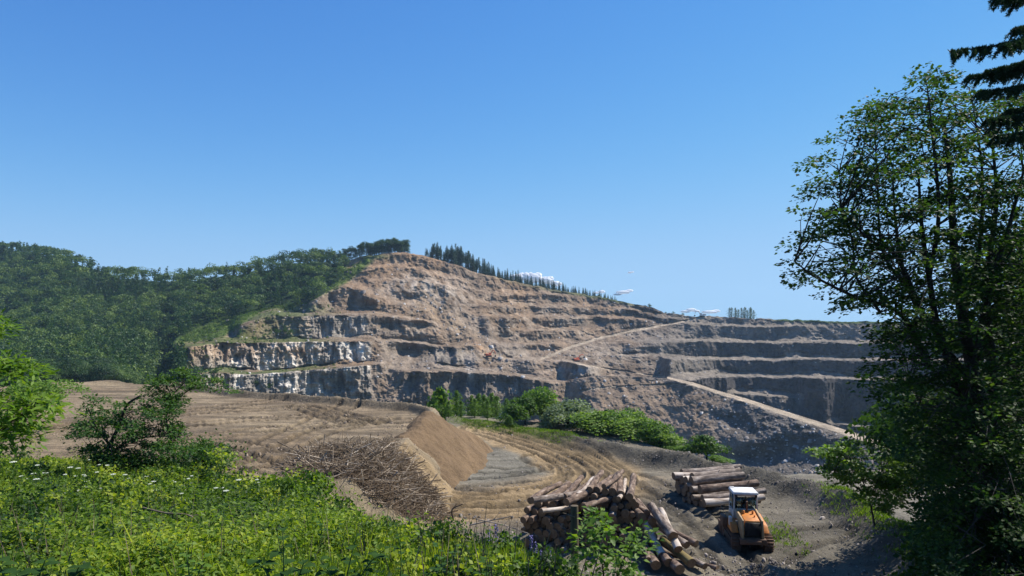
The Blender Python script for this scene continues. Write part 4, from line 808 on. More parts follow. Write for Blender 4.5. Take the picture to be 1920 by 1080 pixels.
# dead branch in the herbs
t=thing('fallen_branch','thin grey dead branch lying over the bright herbs','branch',P(268,952,9)); s=MB(); b0=np.array(P(268,952,9))
s.tube(curve(PL([(268,952),(310,962),(358,968),(385,1000),(420,1025),(432,1050)],9,-.2),5)-b0,[.012]*26,6); s.tube(curve(PL([(358,968),(385,962)],8.6,0),3)-b0,.007,5); s.tube(curve(PL([(310,962),(330,945)],8.9,0),3)-b0,.006,5)
ob('limb',s.mesh('limb',twig_m),t)
# ================================================================ logs, brushwood, machines, clouds
log_bark=[plain_mat('log_bark_brown',[(.03,.02,.015),(.09,.06,.045),(.20,.14,.10),(.34,.27,.21)],5,.9,1.0,.05,(1,.35,1)),plain_mat('log_bark_grey',[(.04,.03,.025),(.13,.10,.08),(.26,.21,.17),(.45,.39,.33)],5,.9,1.0,.05,(1,.35,1)),plain_mat('log_peeled_pale',[(.10,.07,.05),(.33,.26,.20),(.50,.43,.36),(.60,.54,.47)],4,.8,.7,.03,(1,.3,1)),plain_mat('log_bark_mossy',[(.10,.08,.03),(.17,.13,.05),(.22,.17,.07)],4,.95,.8,.03,(1,.3,1))]
def cut_mat():
    m,n,out=newmat('cut_wood'); L=n.links.new; tc=N(n,'ShaderNodeTexCoord'); w=N(n,'ShaderNodeTexWave',wave_type='RINGS',rings_direction='Y'); w.inputs['Scale'].default_value=9; w.inputs['Distortion'].default_value=2.5; L(tc.outputs['Object'],w.inputs[0])
    r=ramp(n,w.outputs['Fac'],[(0,(.15,.095,.055)),(1,(.30,.205,.12))]); x=noise_node(n,5,6,.7); r2=ramp(n,x.outputs[0],[(.35,(.55,.5,.45)),(.65,(1,1,1))]); mm=N(n,'ShaderNodeVectorMath',operation='MULTIPLY'); L(r.outputs[0],mm.inputs[0]); L(r2.outputs[0],mm.inputs[1])  # ring colours darkened to carry the shade on the end faces
    b=N(n,'ShaderNodeBsdfPrincipled'); b.inputs['Roughness'].default_value=.9; L(mm.outputs[0],b.inputs['Base Color']); L(b.outputs[0],out.inputs[0]); return m
cut_m=cut_mat()
def log_proto(r,L,mat,bend):
    k=16; nr=9; y=np.linspace(0,L,nr); a=np.arange(k)*2*math.pi/k; rad=r*(1-.16*y/L)[:,None]*(1+.05*vn(np.cos(a)[None]*2+y[:,None]*.8,np.sin(a)[None]*2+0*y[:,None],seed=int(rng.integers(999))))
    rad=rad*(1+.06*rng.normal(size=(nr,1))*(rng.random((nr,1))<.5)); cx=bend*np.sin(y/L*math.pi)[:,None]; cz=bend*.6*np.sin(y/L*math.pi*1.5)[:,None]
    V_=np.stack([cx+rad*np.cos(a),y[:,None]+0*rad,cz+rad*np.sin(a)],-1); m=MB(); i=np.arange(nr-1)[:,None]*k; j=np.arange(k)[None]; m.add(V_.reshape(-1,3),np.stack([i+j,i+k+j,i+k+(j+1)%k,i+(j+1)%k],-1).reshape(-1,4))
    for s in range(rng.integers(1,4)):      # branch stubs
        q=rng.uniform(.15,.9); an=rng.random()*6.28; yy=q*L; dr=np.array([math.cos(an),.25,math.sin(an)]); p0=np.array([bend*math.sin(q*math.pi),yy,bend*.6*math.sin(q*math.pi*1.5)])+dr*r*.75; m.tube([p0,p0+dr*r*.5],[.03,.02],5)
    me=m.mesh('log',mat,True); caps=[]
    for e,sgn in ((0,-1),(nr-1,1)):
        c=np.array([cx[e,0] if e==0 else cx[e,0],y[e]+sgn*.012,cz[e,0]]); Vc=np.vstack([c,V_[e]*[1,1,1]+[0,sgn*.004,0]]); f=[(0,1+q,1+(q+1)%k) if sgn<0 else (0,1+(q+1)%k,1+q) for q in range(k)]
        q_=MB(); q_.add(Vc,f); caps.append(q_.mesh('cut_end',cut_m))
    return me,caps
LP=[log_proto(r,L,log_bark[mi],b) for r,L,mi,b in [(.24,4.0,0,.04),(.21,4.1,1,.06),(.26,3.9,0,.03),(.18,4.2,1,.08),(.23,3.8,2,.05),(.16,4.0,0,.07),(.28,3.7,1,.02),(.25,3.6,3,.03),(.20,4.0,0,-.06),(.14,3.6,2,.1)]]
LPr=[.24,.21,.26,.18,.23,.16,.28,.25,.20,.14]
def log(i,p,dirv,label,group,roll=0):
    me,caps=LP[i]; o=ob('log',me); v=Vector(dirv).normalized(); q=v.to_track_quat('Y','Z'); 
    o.rotation_mode='QUATERNION'; from mathutils import Quaternion
    o.rotation_quaternion=q@Quaternion((0,1,0),roll); o.location=p; o['label']=label; o['category']='log'; o['group']=group
    for c_ in caps: ob('cut_end',c_,o)
    return o
BN={0:'brown barked log',1:'grey barked log',2:'pale peeled log',3:'mossy yellow brown log',4:'pale peeled log',5:'thin brown log',6:'thick grey log',7:'mossy yellow brown log',8:'brown barked log',9:'thin pale peeled log'}
# near stack: hexagonal layers along X, ends towards the camera
us=np.arange(0,6.6,.37); c0=np.array([.55,33.6])
rows=10
for r_ in range(rows):
    for k,u in enumerate(us):
        uu=u+(r_%2)*.185; H_=np.interp(uu,[-.3,.3,1.4,2.8,4.2,5.2,6.0,6.8],[1.6,2.25,2.3,2.75,3.0,2.75,2.0,1.0]); z=.2+r_*.325
        if z>H_: continue
        top=z+.325>H_; front_hidden=(not top) and 0
        i=int(rng.choice([0,1,2,3,5,6,8,0,8,5] if not top else [0,1,0,4,6,1,0,8,8]))
        ax=np.interp(uu,[0,3,5.5,7],[.62,.42,.02,-.15])+rng.normal()*.07; X_=c0[0]+uu; Y_=c0[1]-.12*uu+rng.normal()*.22+.12*r_
        g=float(fh(X_,Y_)[0]); g=min(g,ZY+.1)
        side='left' if uu<2.2 else 'middle' if uu<4.5 else 'right'; lay='bottom' if r_<2 else ('top' if top else 'inner')
        o_=log(i,(X_,Y_,ZY+z+rng.normal()*.03),(ax,1,rng.normal()*.03+(.05 if top else 0)),'%s in the %s layers, %s of the big near log stack'%(BN[i],lay,side),'logs of the big near stack',rng.random()*6); s_=.86 if i!=6 else .75; o_.scale=(s_,.85,s_)
# crossing logs lying on its top
for px_,py_,D_,dv,i in [(998,938,33.2,(.95,.6,.0),1),(1062,942,33.0,(.75,.9,.10),0),(1132,912,33.6,(.5,1,.05),5),(1160,935,33.2,(.3,1,.12),9),(1015,958,32.6,(.8,.7,-.05),9),(1180,932,33.0,(.25,1,.12),0),(1095,950,32.7,(.9,.8,.0),8)]:
    log(i,P(px_,py_,D_),dv,BN[i]+' lying across the big near stack, '+('left end' if px_<1050 else 'middle' if px_<1140 else 'right half'),'logs of the big near stack',1).scale=(.8,.8,.8)
# spilled logs at its right foot, leaning back on the stack: (end px,py), D of the end, direction away
sp=[(1242,1042,31.2,(-.12,1,.33),4,'standing nearly upright at the right face of the near stack'),(1262,1006,31.4,(-.2,1,.30),6,'thick cut end up at the right face of the near stack'),(1254,1055,30.6,(-.18,1,.2),0,'at the foot of the near stack between the pale logs'),(1272,1030,31.0,(-.1,1,.45),4,'whitest one leaning against the right face of the near stack'),(1288,1022,31.6,(-.45,1,.18),1,'sliding off the right side of the near stack'),(1297,1056,30.4,(-.30,1,.12),7,'biggest mossy end at the right foot of the near stack'),(1322,1062,30.6,(-.55,1,.10),3,'long one lying outermost on the right of the near stack'),(1306,1020,32.0,(-.75,1,.12),8,'resting against the outermost long log'),(1230,1060,30.5,(-.05,1,.10),2,'on the ground in front of the right face'),(1345,1066,31.0,(-.9,1,.02),5,'last thin one on the ground right of the near stack'),(1216,1050,30.8,(.1,1,.15),5,'on the ground under the hazel bush'),(1275,1068,30.0,(-.2,1,.05),2,'in front of the mossy log at the stack foot')]
for px_,py_,D_,dv,i,l in sp:
    o_=log(i,P(px_,py_,D_),dv,BN[i]+' '+l,'logs spilled beside the near stack',2); o_.scale=(.86,.72,.86)
# farther stack, logs lying left to right
for r_ in range(4):
    for k in range(12-r_):
        i=int(rng.choice([0,1,3,8,5,1,2])); v=k*.43+r_*.21+rng.normal()*.04; z=.2+r_*.37; top=(r_==3 or rng.random()<.08)
        X_=11.05-.02*v+rng.normal()*.25; Y_=41.0+v; 
        if r_==3 and k in(0,1,8): continue
        if top: i=int(rng.choice([1,4,6,1]))
        log(i,(X_,Y_,float(fh(X_+1.5,Y_+.5)[0])+z+rng.normal()*.03),(1,.30+rng.normal()*.07,rng.normal()*.03),'%s in the %s of the farther stack, %s'%(BN[i],['bottom layer','second layer','third layer','top layer'][r_],'near side' if k<4 else 'middle' if k<8 else 'far side'),'logs of the farther stack',rng.random()*6)
for k,(px_,py_,D_,dv,i) in enumerate([(1298,895,43,(1,.4,.03),6),(1312,918,40.7,(1,.25,.05),2),(1317,934,40.0,(1,.22,.05),1),(1320,943,39.4,(1,.2,.03),4),(1290,888,45,(1,.35,.04),1)]):
    log(i,P(px_,py_,D_),dv,BN[i]+' on the farther stack, '+['curved one on top','above the lowest two','second from the ground','lowest, behind the crawler loader','topmost at the back'][k],'logs of the farther stack',k)
# bark litter
# ---------------------------------------------------------------- brushwood heap
br_m=mat_tint('brush_twigs',[(0,(.07,.048,.030)),(.45,(.19,.14,.09)),(1,(.52,.44,.34))])
m=MB(); bc=(-8.3,38.9)
def brush_h(X,Y): return .85*np.clip(1-((X-bc[0])/4.3)**2-((Y-bc[1])/3.9)**2,0,1)**.6*(1+.6*vn(X/1.6,Y/1.6,seed=601))
a=rng.random(4200)*6.28; r=np.sqrt(rng.random(4200)); BX=bc[0]+4.4*r*np.cos(a); BY=bc[1]+3.9*r*np.sin(a); BG=fh(BX,BY); BH=brush_h(BX,BY)
for k in range(4200):
    f=rng.random()**.45; z=BG[k]+.05+BH[k]*f
    L=rng.uniform(.5,2.2); d=unit(1)[0]*[1,.7,.40]; d/=np.linalg.norm(d); b=unit(1)[0]*L*.13; r0=rng.choice([.008,.012,.018,.028],p=[.35,.35,.2,.1]); p=np.array([BX[k],BY[k],z])
    m.tube([p-d*L/2,p+b,p+d*L/2+b*.3],[r0*1.2,r0,r0*.4],4,cap=False); m.T[-1]=np.full(len(m.V[-1]),np.clip(.2+.45*rng.random()+(.4 if r0>.015 and rng.random()<.4 else 0),0,1))
gx=np.linspace(bc[0]-5,bc[0]+5,70); gy=np.linspace(bc[1]-5,bc[1]+5,60); A,B=np.meshgrid(gx,gy); Hb=fh(A.ravel(),B.ravel()).reshape(A.shape)-.12+brush_h(A,B)*.62+fbm(A/.6,B/.6,o=3,seed=603)*.2*(brush_h(A,B)>.2)
m.add(np.stack([A,B,Hb],-1).reshape(-1,3),grid_faces(60,70),.03)
ob('brushwood_heap',m.mesh('brush',br_m),kind='stuff',label='tangled heap of dry grey brown branches below the sand plateau',category='brushwood')
LB=[([(520,828),(548,842),(585,858)],40,.035,'dark bare limb sticking up at the left end of the brushwood'),([(545,868),(600,866),(660,868)],38.5,.05,'long pale limb lying flat along the top left of the brushwood'),([(745,885),(720,918),(715,955)],37,.045,'pale forked limb standing on end at the right side of the brushwood'),
 ([(716,955),(735,958),(752,955)],36.6,.04,'short white limb lying at the foot of the forked one'),([(650,938),(672,930),(682,926)],36.8,.035,'pale limb poking out low at the middle of the brushwood'),([(675,962),(700,960),(722,953)],36.4,.035,'white limb at the lower front edge of the brushwood'),([(755,918),(748,938),(742,952)],37.2,.03,'thin pale limb right of the forked one'),([(455,900),(510,890),(560,878)],39,.022,'thin bare branch stretching left from the brushwood over the sand'),
 ([(850,975),(848,955),(868,945)],34.5,.05,'broken stump of branch right of the brushwood'),([(765,975),(768,990),(762,1000)],33,.03,'brown broken stick standing below the brushwood'),([(790,925),(815,918),(835,915)],38,.03,'thin limb at the far right tip of the brushwood'),([(640,872),(680,880),(720,900)],38.6,.03,'grey limb sloping down across the crown of the brushwood'),([(580,875),(578,850),(582,846)],39.4,.03,'short dark stick standing upright on the brushwood'),([(880,985),(925,975),(960,968)],33.5,.04,'thin pale log lying left of the big log stack'),([(900,975),(945,985),(990,1000)],33,.03,'pale stick on the ground before the big log stack')]
for pts,D_,r_,l in LB:
    q=curve([P(x,y,D_-.25*k) for k,(x,y) in enumerate(pts)],5); m=MB(); m.tube(q-q[0],np.linspace(r_,r_*.5,len(q)),7)
    e=q[len(q)//2]-q[0]; m.tube([e,e+np.array([.25,0,.3])],[r_*.5,r_*.2],5)
    o=ob('dead_limb',m.mesh('limb',pale_bark if ('pale' in l or 'white' in l) else twig_m,True),None,tuple(q[0]),label=l,category='branch'); o['group']='bare limbs of the brushwood'
m=MB(); q=np.array(PL([(95,912),(108,900),(130,892)],30)); m.tube(q-q[0],[.06,.06,.04],6); ob('dead_limb',m.mesh('limb',pale_bark,True),None,tuple(q[0]),label='short white piece of wood on the plateau at the left behind the bushes',category='branch')
# ---------------------------------------------------------------- wooden post
m=MB(); pb=np.array(P(1076,1180,8)); tp=np.array(P(1077,948,8)); m.tube([(0,0,0),(tp-pb)*.5+[.008,0,0],tp-pb],[.052,.047,.045],12)
post_m=plain_mat('weathered_wood',[(.06,.045,.03),(.13,.10,.06),(.22,.17,.10)],8,.9,.8,.02,(1,1,.12))
t=thing('wooden_post','weathered round wooden post in front of the big log stack','post',tuple(pb)); ob('post_shaft',m.mesh('post',post_m,True),t)
for a_,b_ in (((0,-.05,.12),(.14,.05,.07)),((0,-.05,.35),(.18,.05,.28)),((0,-.05,.5),(.22,.05,.44))):
    m=MB(); m.tube([tp-pb+[a_[0],a_[1],-a_[2]],tp-pb-[b_[0],b_[1],b_[2]]],[.006,.003],4); ob('twig',m.mesh('twig',twig_m),t)
# ---------------------------------------------------------------- crawler loader seen from behind
def paint(name,c,rough=.45,dirt=.5,scale=2.5):
    m,n,out=newmat(name); L=n.links.new; x=noise_node(n,scale,9,.7); d=(.10,.08,.065); r=ramp(n,x.outputs[0],[(.42,c),(.52,tuple(.75*q for q in c)),(.72,tuple(a*(1-dirt)+b*dirt for a,b in zip(c,d)))])
    b=N(n,'ShaderNodeBsdfPrincipled'); b.inputs['Roughness'].default_value=rough; L(r.outputs[0],b.inputs['Base Color']); rr=ramp(n,x.outputs[0],[(.4,(rough,)*3),(.7,(.9,)*3)]); L(rr.outputs[0],b.inputs['Roughness']); L(b.outputs[0],out.inputs[0]); return m
orange=paint('orange_paint',(.58,.20,.025),.45); cream=paint('cream_paint',(.62,.60,.55),.5,.35); tanp=paint('tan_paint',(.42,.29,.15),.5); rust=paint('rusty_steel',(.13,.07,.04),.8,.6,5); blk=paint('dark_steel',(.018,.016,.015),.6,.4); redo=paint('orange_red_paint',(.80,.17,.06),.5,.15,.8); whitep=paint('white_paint',(.7,.7,.68),.5,.3,.8)
def glass_mat():
    m,n,out=newmat('window_glass'); L=n.links.new; g=N(n,'ShaderNodeBsdfGlossy'); g.inputs['Roughness'].default_value=.03; t_=N(n,'ShaderNodeBsdfTransparent'); t_.inputs[0].default_value=(.75,.8,.76,1); f=N(n,'ShaderNodeFresnel'); f.inputs[0].default_value=1.5; mx=N(n,'ShaderNodeMixShader'); L(f.outputs[0],mx.inputs[0]); L(t_.outputs[0],mx.inputs[1]); L(g.outputs[0],mx.inputs[2]); L(mx.outputs[0],out.inputs[0]); return m
glass=glass_mat()
def part(name,mat,parent,fn,bev=.02,smooth=False,label=None):
    m=MB(); fn(m); o=ob(name,m.mesh(name,mat,smooth),parent)
    if bev: b=o.modifiers.new('bevel','BEVEL'); b.width=bev; b.segments=2; b.limit_method='ANGLE'
    if label: o['label']=label
    return o
def loader():
    T=thing('crawler_loader','orange crawler loader with a white cab parked with its radiator towards the camera','crawler loader')
    # y: rear (camera) negative. z=0 ground
    for sx in (-1,1):
        tr=bpy.data.objects.new('track',None)
        pts=[]; R_=.42; L0,L1=-1.25,1.25; zc=.46
        for a in np.linspace(math.pi/2,3*math.pi/2,9): pts.append((L0+R_*math.cos(a),zc+R_*math.sin(a)))
        for a in np.linspace(-math.pi/2,math.pi/2,9): pts.append((L1+R_*math.cos(a),zc+R_*math.sin(a)))
        x0,x1=(sx*.98-.24,sx*.98+.24)
        def belt(m):
            n=len(pts)
            for k in range(n):
                a,b=pts[k],pts[(k+1)%n]; na=np.array([a[0],a[1]]); nb=np.array([b[0],b[1]]); ca=(na-[np.clip(na[0],L0,L1),zc]); cb=(nb-[np.clip(nb[0],L0,L1),zc]); ia=na-ca*.13; ib=nb-cb*.13
                m.hexa([(x0,*ia),(x1,*ia),(x1,*ib),(x0,*ib),(x0,*na),(x1,*na),(x1,*nb),(x0,*nb)])
        tk_=part('track',rust,T,belt,0); 
        def shoes(m):
            seg=[];n=len(pts); P2=np.array(pts+[pts[0]]); s=np.concatenate([[0],np.cumsum(np.hypot(*np.diff(P2,axis=0).T))]); 
            for q in np.arange(0,s[-1]-.05,.165):
                k=np.searchsorted(s,q,side='right')-1; f=(q-s[k])/(s[k+1]-s[k]); c_=P2[k]*(1-f)+P2[k+1]*f; tdir=(P2[k+1]-P2[k])/(s[k+1]-s[k]); nn=np.array([tdir[1],-tdir[0]]); nn=nn if np.dot(nn,c_-[np.clip(c_[0],L0,L1),zc])>0 else -nn
                for w_,h0,h1 in ((.065,.0,.028),(.014,.028,.075)):
                    a=c_-tdir*w_; b=c_+tdir*w_; m.hexa([(x0-.03,*(a+nn*h0)),(x1+.03,*(a+nn*h0)),(x1+.03,*(b+nn*h0)),(x0-.03,*(b+nn*h0)),(x0-.03,*(a+nn*h1)),(x1+.03,*(a+nn*h1)),(x1+.03,*(b+nn*h1)),(x0-.03,*(b+nn*h1))])
        part('track_shoes',rust,tk_,shoes,0)
        part('track_frame',blk,T,lambda m:(m.box(x0+.06,x1-.06,L0,L1,.28,.62)),.02)
        for yy in (L0,L1):
            def wh(m,yy=yy):
                a=np.arange(20)*math.pi/10; 
                for xx0,xx1,rr in ((x0+.05,x1-.05,.33),(x0+.02,x1-.02,.14)):
                    V_=[(xx0,yy+rr*math.cos(q),zc+rr*math.sin(q)) for q in a]+[(xx1,yy+rr*math.cos(q),zc+rr*math.sin(q)) for q in a]+[(xx0,yy,zc),(xx1,yy,zc)]; m.add(V_,[(i,(i+1)%20,20+(i+1)%20,20+i) for i in range(20)]); m.add(V_,[(40,(i+1)%20,i) for i in range(20)]+[(41,20+i,20+(i+1)%20) for i in range(20)])
            part('sprocket',rust,T,wh,.01)
        # fender box beside the hood
        part('fender',orange,T,lambda m:(m.hexa([(sx*.72,-1.15,1.0),(sx*1.14,-1.15,1.0),(sx*1.14,.95,1.0),(sx*.72,.95,1.0),(sx*.72,-.75,1.42),(sx*1.10,-.75,1.38),(sx*1.10,.95,1.62),(sx*.72,.95,1.66)] if sx>0 else [(sx*1.14,-1.15,1.0),(sx*.72,-1.15,1.0),(sx*.72,.95,1.0),(sx*1.14,.95,1.0),(sx*1.10,-.75,1.38),(sx*.72,-.75,1.42),(sx*.72,.95,1.66),(sx*1.10,.95,1.62)])),.025)
    part('chassis',blk,T,lambda m:m.box(-.66,.66,-1.55,1.5,.45,1.02),.03)
    part('counterweight',rust,T,lambda m:(m.box(-.80,.80,-1.92,-1.50,.55,.86,.03,.02),m.box(-.45,.45,-2.0,-1.9,.60,.78)),.03)
    hood=part('hood',orange,T,lambda m:m.hexa([(-.50,-1.62,1.0),(.50,-1.62,1.0),(.50,.12,1.0),(-.50,.12,1.0),(-.46,-1.55,1.82),(.46,-1.55,1.82),(.50,.12,2.04),(-.50,.12,2.04)]),.05)
    part('exhaust_pipe',rust,hood,lambda m:(m.tube([(-.02,-.25,1.95),(-.02,-.25,2.45),(-.02,-.32,2.62)],[.055,.05,.05],12)),0,True)
    part('filler_cap',orange,hood,lambda m:(m.tube([(.26,-.55,1.9),(.26,-.55,2.14)],[.06,.06],10),m.tube([(.26,-1.0,1.85),(.26,-1.0,2.0)],[.045,.045],10)),0)
    part('air_cleaner',orange,hood,lambda m:m.tube([(-.30,-.5,1.92),(-.30,-.5,2.12),(-.30,-.5,2.16)],[.10,.10,.05],12),0)
    def gr(m):
        m.box(-.47,.47,-1.665,-1.615,.98,1.74)
        for z in np.arange(1.02,1.72,.052): m.hexa([(-.44,-1.70,z),(.44,-1.70,z),(.44,-1.66,z+.01),(-.44,-1.66,z+.01),(-.44,-1.70,z+.012),(.44,-1.70,z+.012),(.44,-1.66,z+.03),(-.44,-1.66,z+.03)])
        for x in (-.22,0,.22): m.box(x-.008,x+.008,-1.712,-1.70,1.0,1.72)
    part('radiator_grille',blk,T,gr,0)
    for sx in (-1,1): part('side_rail',tanp,T,lambda m,sx=sx:m.hexa([(min(sx*.54,sx*.68),-1.80,.62),(max(sx*.54,sx*.68),-1.80,.62),(max(sx*.54,sx*.68),-1.58,.62),(min(sx*.54,sx*.68),-1.58,.62),(min(sx*.52,sx*.62),-1.66,1.86),(max(sx*.52,sx*.62),-1.66,1.86),(max(sx*.54,sx*.68),.1,2.10),(min(sx*.54,sx*.68),.1,2.10)]),.02)
    # cab
    cab=bpy.data.objects.new('cab',None)
    def posts(m):
        for sx in (-1,1):
            for y0,y1 in ((.12,.22),(1.30,1.40)): m.hexa([(sx*.74-.05,y0,1.5),(sx*.74+.05,y0,1.5),(sx*.74+.05,y1,1.5),(sx*.74-.05,y1,1.5),(sx*.68-.05,y0+.02,2.92),(sx*.68+.05,y0+.02,2.92),(sx*.68+.05,y1-.02,2.92),(sx*.68-.05,y1-.02,2.92)])
        m.box(-.74,.74,.13,.20,1.5,2.06); m.box(-.68,.68,.15,.22,2.78,2.93); m.box(-.74,.74,1.32,1.39,1.3,1.95); m.box(-.68,.68,1.32,1.39,2.80,2.93)
        for sx in (-1,1): m.box(min(sx*.70,sx*.78),max(sx*.70,sx*.78),.22,1.30,1.35,1.95)
    cb=part('cab',cream,T,posts,.02)
    part('roof',whitep,cb,lambda m:(m.hexa([(-.80,.02,2.93),(.80,.02,2.93),(.80,1.50,2.93),(-.80,1.50,2.93),(-.76,.08,3.06),(.76,.08,3.06),(.76,1.44,3.06),(-.76,1.44,3.06)]),m.box(-.74,-.45,1.28,1.42,3.06,3.10)),.03)
    for sx in (-1,1):
        part('window',glass,cb,lambda m,sx=sx:m.box(min(sx*.03,sx*.66),max(sx*.03,sx*.66),.168,.174,2.08,2.76),0)
        part('window',glass,cb,lambda m,sx=sx:m.box(min(sx*.725,sx*.730),max(sx*.725,sx*.730),.24,1.28,1.97,2.86),0)
        part('mudguard_lamp',blk,cb,lambda m,sx=sx:m.tube([(sx*.62,.10,2.84),(sx*.62,.02,2.84)],[.07,.08],10),0)
    part('window',glass,cb,lambda m:m.box(-.64,.64,1.352,1.358,1.97,2.78),0)
    part('window_frame',blk,cb,lambda m:(m.box(-.68,-.63,.14,.165,2.04,2.80),m.box(.63,.68,.14,.165,2.04,2.80),m.box(-.03,.03,.14,.165,2.04,2.80)),.005)
    part('seat',blk,cb,lambda m:(m.box(-.25,.25,.55,1.0,1.5,1.72),m.box(-.25,.25,.42,.56,1.7,2.42,.03,.02),m.box(-.14,.14,.44,.52,2.42,2.58)),.04)
    part('sun_panel',whitep,cb,lambda m:m.box(-.60,-.42,.9,1.25,2.1,2.7),.01)
    # left platform with rail and tank
    part('tool_box',rust,T,lambda m:m.box(-1.42,-1.12,.1,.95,.95,1.55),.03)
    part('hand_rail',rust,T,lambda m:(m.tube([(-1.40,.12,1.5),(-1.40,.12,2.02),(-1.12,.3,2.10),(-.85,.3,2.10)],[.022]*4,8),m.tube([(-1.40,.9,1.5),(-1.40,.9,2.02),(-1.12,.9,2.1)],[.022]*3,8),m.tube([(-1.40,.12,2.02),(-1.40,.9,2.02)],[.022]*2,8)),0)
    part('fuel_can',cream,T,lambda m:m.box(-1.14,-.95,-.45,-.15,1.20,1.72),.03)
    # lift arms and bucket on the far side
    part('lift_arm',orange,T,lambda m:[m.hexa([(s*.62-.07,1.2,1.25),(s*.62+.07,1.2,1.25),(s*.62+.07,2.5,.5),(s*.62-.07,2.5,.5),(s*.62-.07,1.2,1.55),(s*.62+.07,1.2,1.55),(s*.62+.07,2.5,.8),(s*.62-.07,2.5,.8)]) for s in (-1,1)],.02)
    part('bucket',rust,T,lambda m:(m.hexa([(-1.15,2.2,.05),(1.15,2.2,.05),(1.15,3.1,.03),(-1.15,3.1,.03),(-1.15,2.15,.12),(1.15,2.15,.12),(1.15,3.1,.09),(-1.15,3.1,.09)]),m.hexa([(-1.15,2.1,.05),(1.15,2.1,.05),(1.15,2.2,.05),(-1.15,2.2,.05),(-1.15,2.25,.95),(1.15,2.25,.95),(1.15,2.33,.95),(-1.15,2.33,.95)]),m.box(-1.15,-1.11,2.2,2.95,.1,.7),m.box(1.11,1.15,2.2,2.95,.1,.7)),.01)
    return T
ld=loader(); lx,ly=P(1399,1016,34.8)[:2]; ld.location=(lx,ly,float(fh(lx,ly)[0])-.04); ld.rotation_euler=(0,0,R(-6)); ld.scale=(.80,.84,.86)
bpy.data.objects.remove(bpy.data.objects['cab']) if bpy.data.objects.get('cab') and bpy.data.objects['cab'].type=='EMPTY' else None
# ---------------------------------------------------------------- excavators in the quarry
def excavator(label,mat,loc,rz,sc,pose):
    t=thing('excavator',label,'excavator',loc,rz)
    for s in (-1,1): part('track',blk,t,lambda m,s=s:(m.box(-2.3,2.3,s*1.3-.35,s*1.3+.35,0,.95,.35,0)),.12)
    part('body',mat,t,lambda m:(m.box(-2.9,1.9,-1.45,1.45,1.05,2.1,.1,.05),m.box(-2.9,-.6,-1.45,1.45,2.1,2.6,.2,.1)),.1)
    part('counterweight',blk if mat is redo else whitep,t,lambda m:m.box(-3.4,-2.9,-1.45,1.45,1.05,2.3,.1,.1),.1)
    cb=part('cab',mat,t,lambda m:m.box(.3,1.8,.35,1.4,2.1,3.2,.12,.05),.06); part('window',glass,cb,lambda m:m.box(.45,1.85,.4,1.36,2.4,3.0,.14,0),0)
    a,b,c_=pose
    part('boom',mat,t,lambda m:m.tube([(1.2,-.2,2.0),((1.2+a[0])/2,-.2,a[1]*.75+1.0),(a[0],-.2,a[1])],[.38,.42,.26],6),0)
    part('stick',mat,t,lambda m:m.tube([(a[0],-.2,a[1]+.2),(b[0],-.2,b[1])],[.3,.2],6),0)
    part('bucket',blk,t,lambda m:m.box(c_[0]-.6,c_[0]+.6,-.9,.5,c_[1]-.9,c_[1]+.3,.25,.1),.08)
    t.scale=(sc,)*3; return t
def rel(px,py): i,j=relief_D(px,py); return PX3[i,j].copy()
i,j=relief_D(1315,593); p=PX3[NR-1,j]; excavator('white grey excavator with raised arm on the skyline at the top of the haul road',whitep,(p[0]+.5,p[1]-1,p[2]-.6),R(176),.98,((4.9,5.0),(6.4,2.6),(6.3,1.3)))
p=rel(917,668); excavator('orange red excavator at the foot of the scree chute in the quarry centre',redo,(p[0],p[1]-3,p[2]-.3),R(15),.85,((4.2,5.0),(5.4,2.2),(5.2,1.0)))
p=rel(1080,677); excavator('orange red excavator on the ledge below the left haul road',redo,(p[0],p[1]-3,p[2]-.2),R(25),.9,((4.6,5.2),(6.4,4.6),(6.6,3.6)))
# ---------------------------------------------------------------- clods and stones on the yard
m=MB(); n=9000; qx=rng.uniform(820,1700,n*3); qy=rng.uniform(800,1080,n*3); D_=11.2*FP/(qy-HZ); X_=(qx-960)/FP*D_; g_,I2=near_h(X_,D_,False)
cl=vn(X_/2,D_/2,seed=701); ok=(~I2['ins'])&(rng.random(n*3)<np.clip(.08+.5*I2['berm']+.35*(cl>.35)+.08*(qx>1440),0,1))&(~I2['meadow'])&(~I2['slope']); X_=X_[ok][:n]; D_=D_[ok][:n]; g_=g_[ok][:n]
rocks(m,np.stack([X_,D_,g_+.02],1),.035+rng.exponential(.03,len(X_)).clip(0,.22)); clod_m=mat_tint('clods',[(0,(.09,.08,.07)),(.7,(.19,.165,.145)),(1,(.34,.30,.27))])
ob('yard_stones',m.mesh('stones',clod_m),kind='stuff',label='loose stones and clods scattered over the yard and the berm',category='stones')
m=MB(); n=5000; a=rng.uniform(0,1,n*2); X_=rng.uniform(-40,-3,n*2); D_=rng.uniform(32,80,n*2); g_,I2=near_h(X_,D_,False); ok=((I2['ins']&(vn(X_/3,D_/2,seed=702)>.2))|I2['slope'])&(~I2['meadow']); X_=X_[ok];D_=D_[ok];g_=g_[ok]
rocks(m,np.stack([X_,D_,g_+.01],1),.05+rng.exponential(.03,len(X_)).clip(0,.25)); ob('plateau_clods',m.mesh('stones',mat_tint('sand_clods',[(0,(.13,.10,.075)),(1,(.30,.235,.17))])),kind='stuff',label='small sandy clods scattered over the plateau',category='clods')
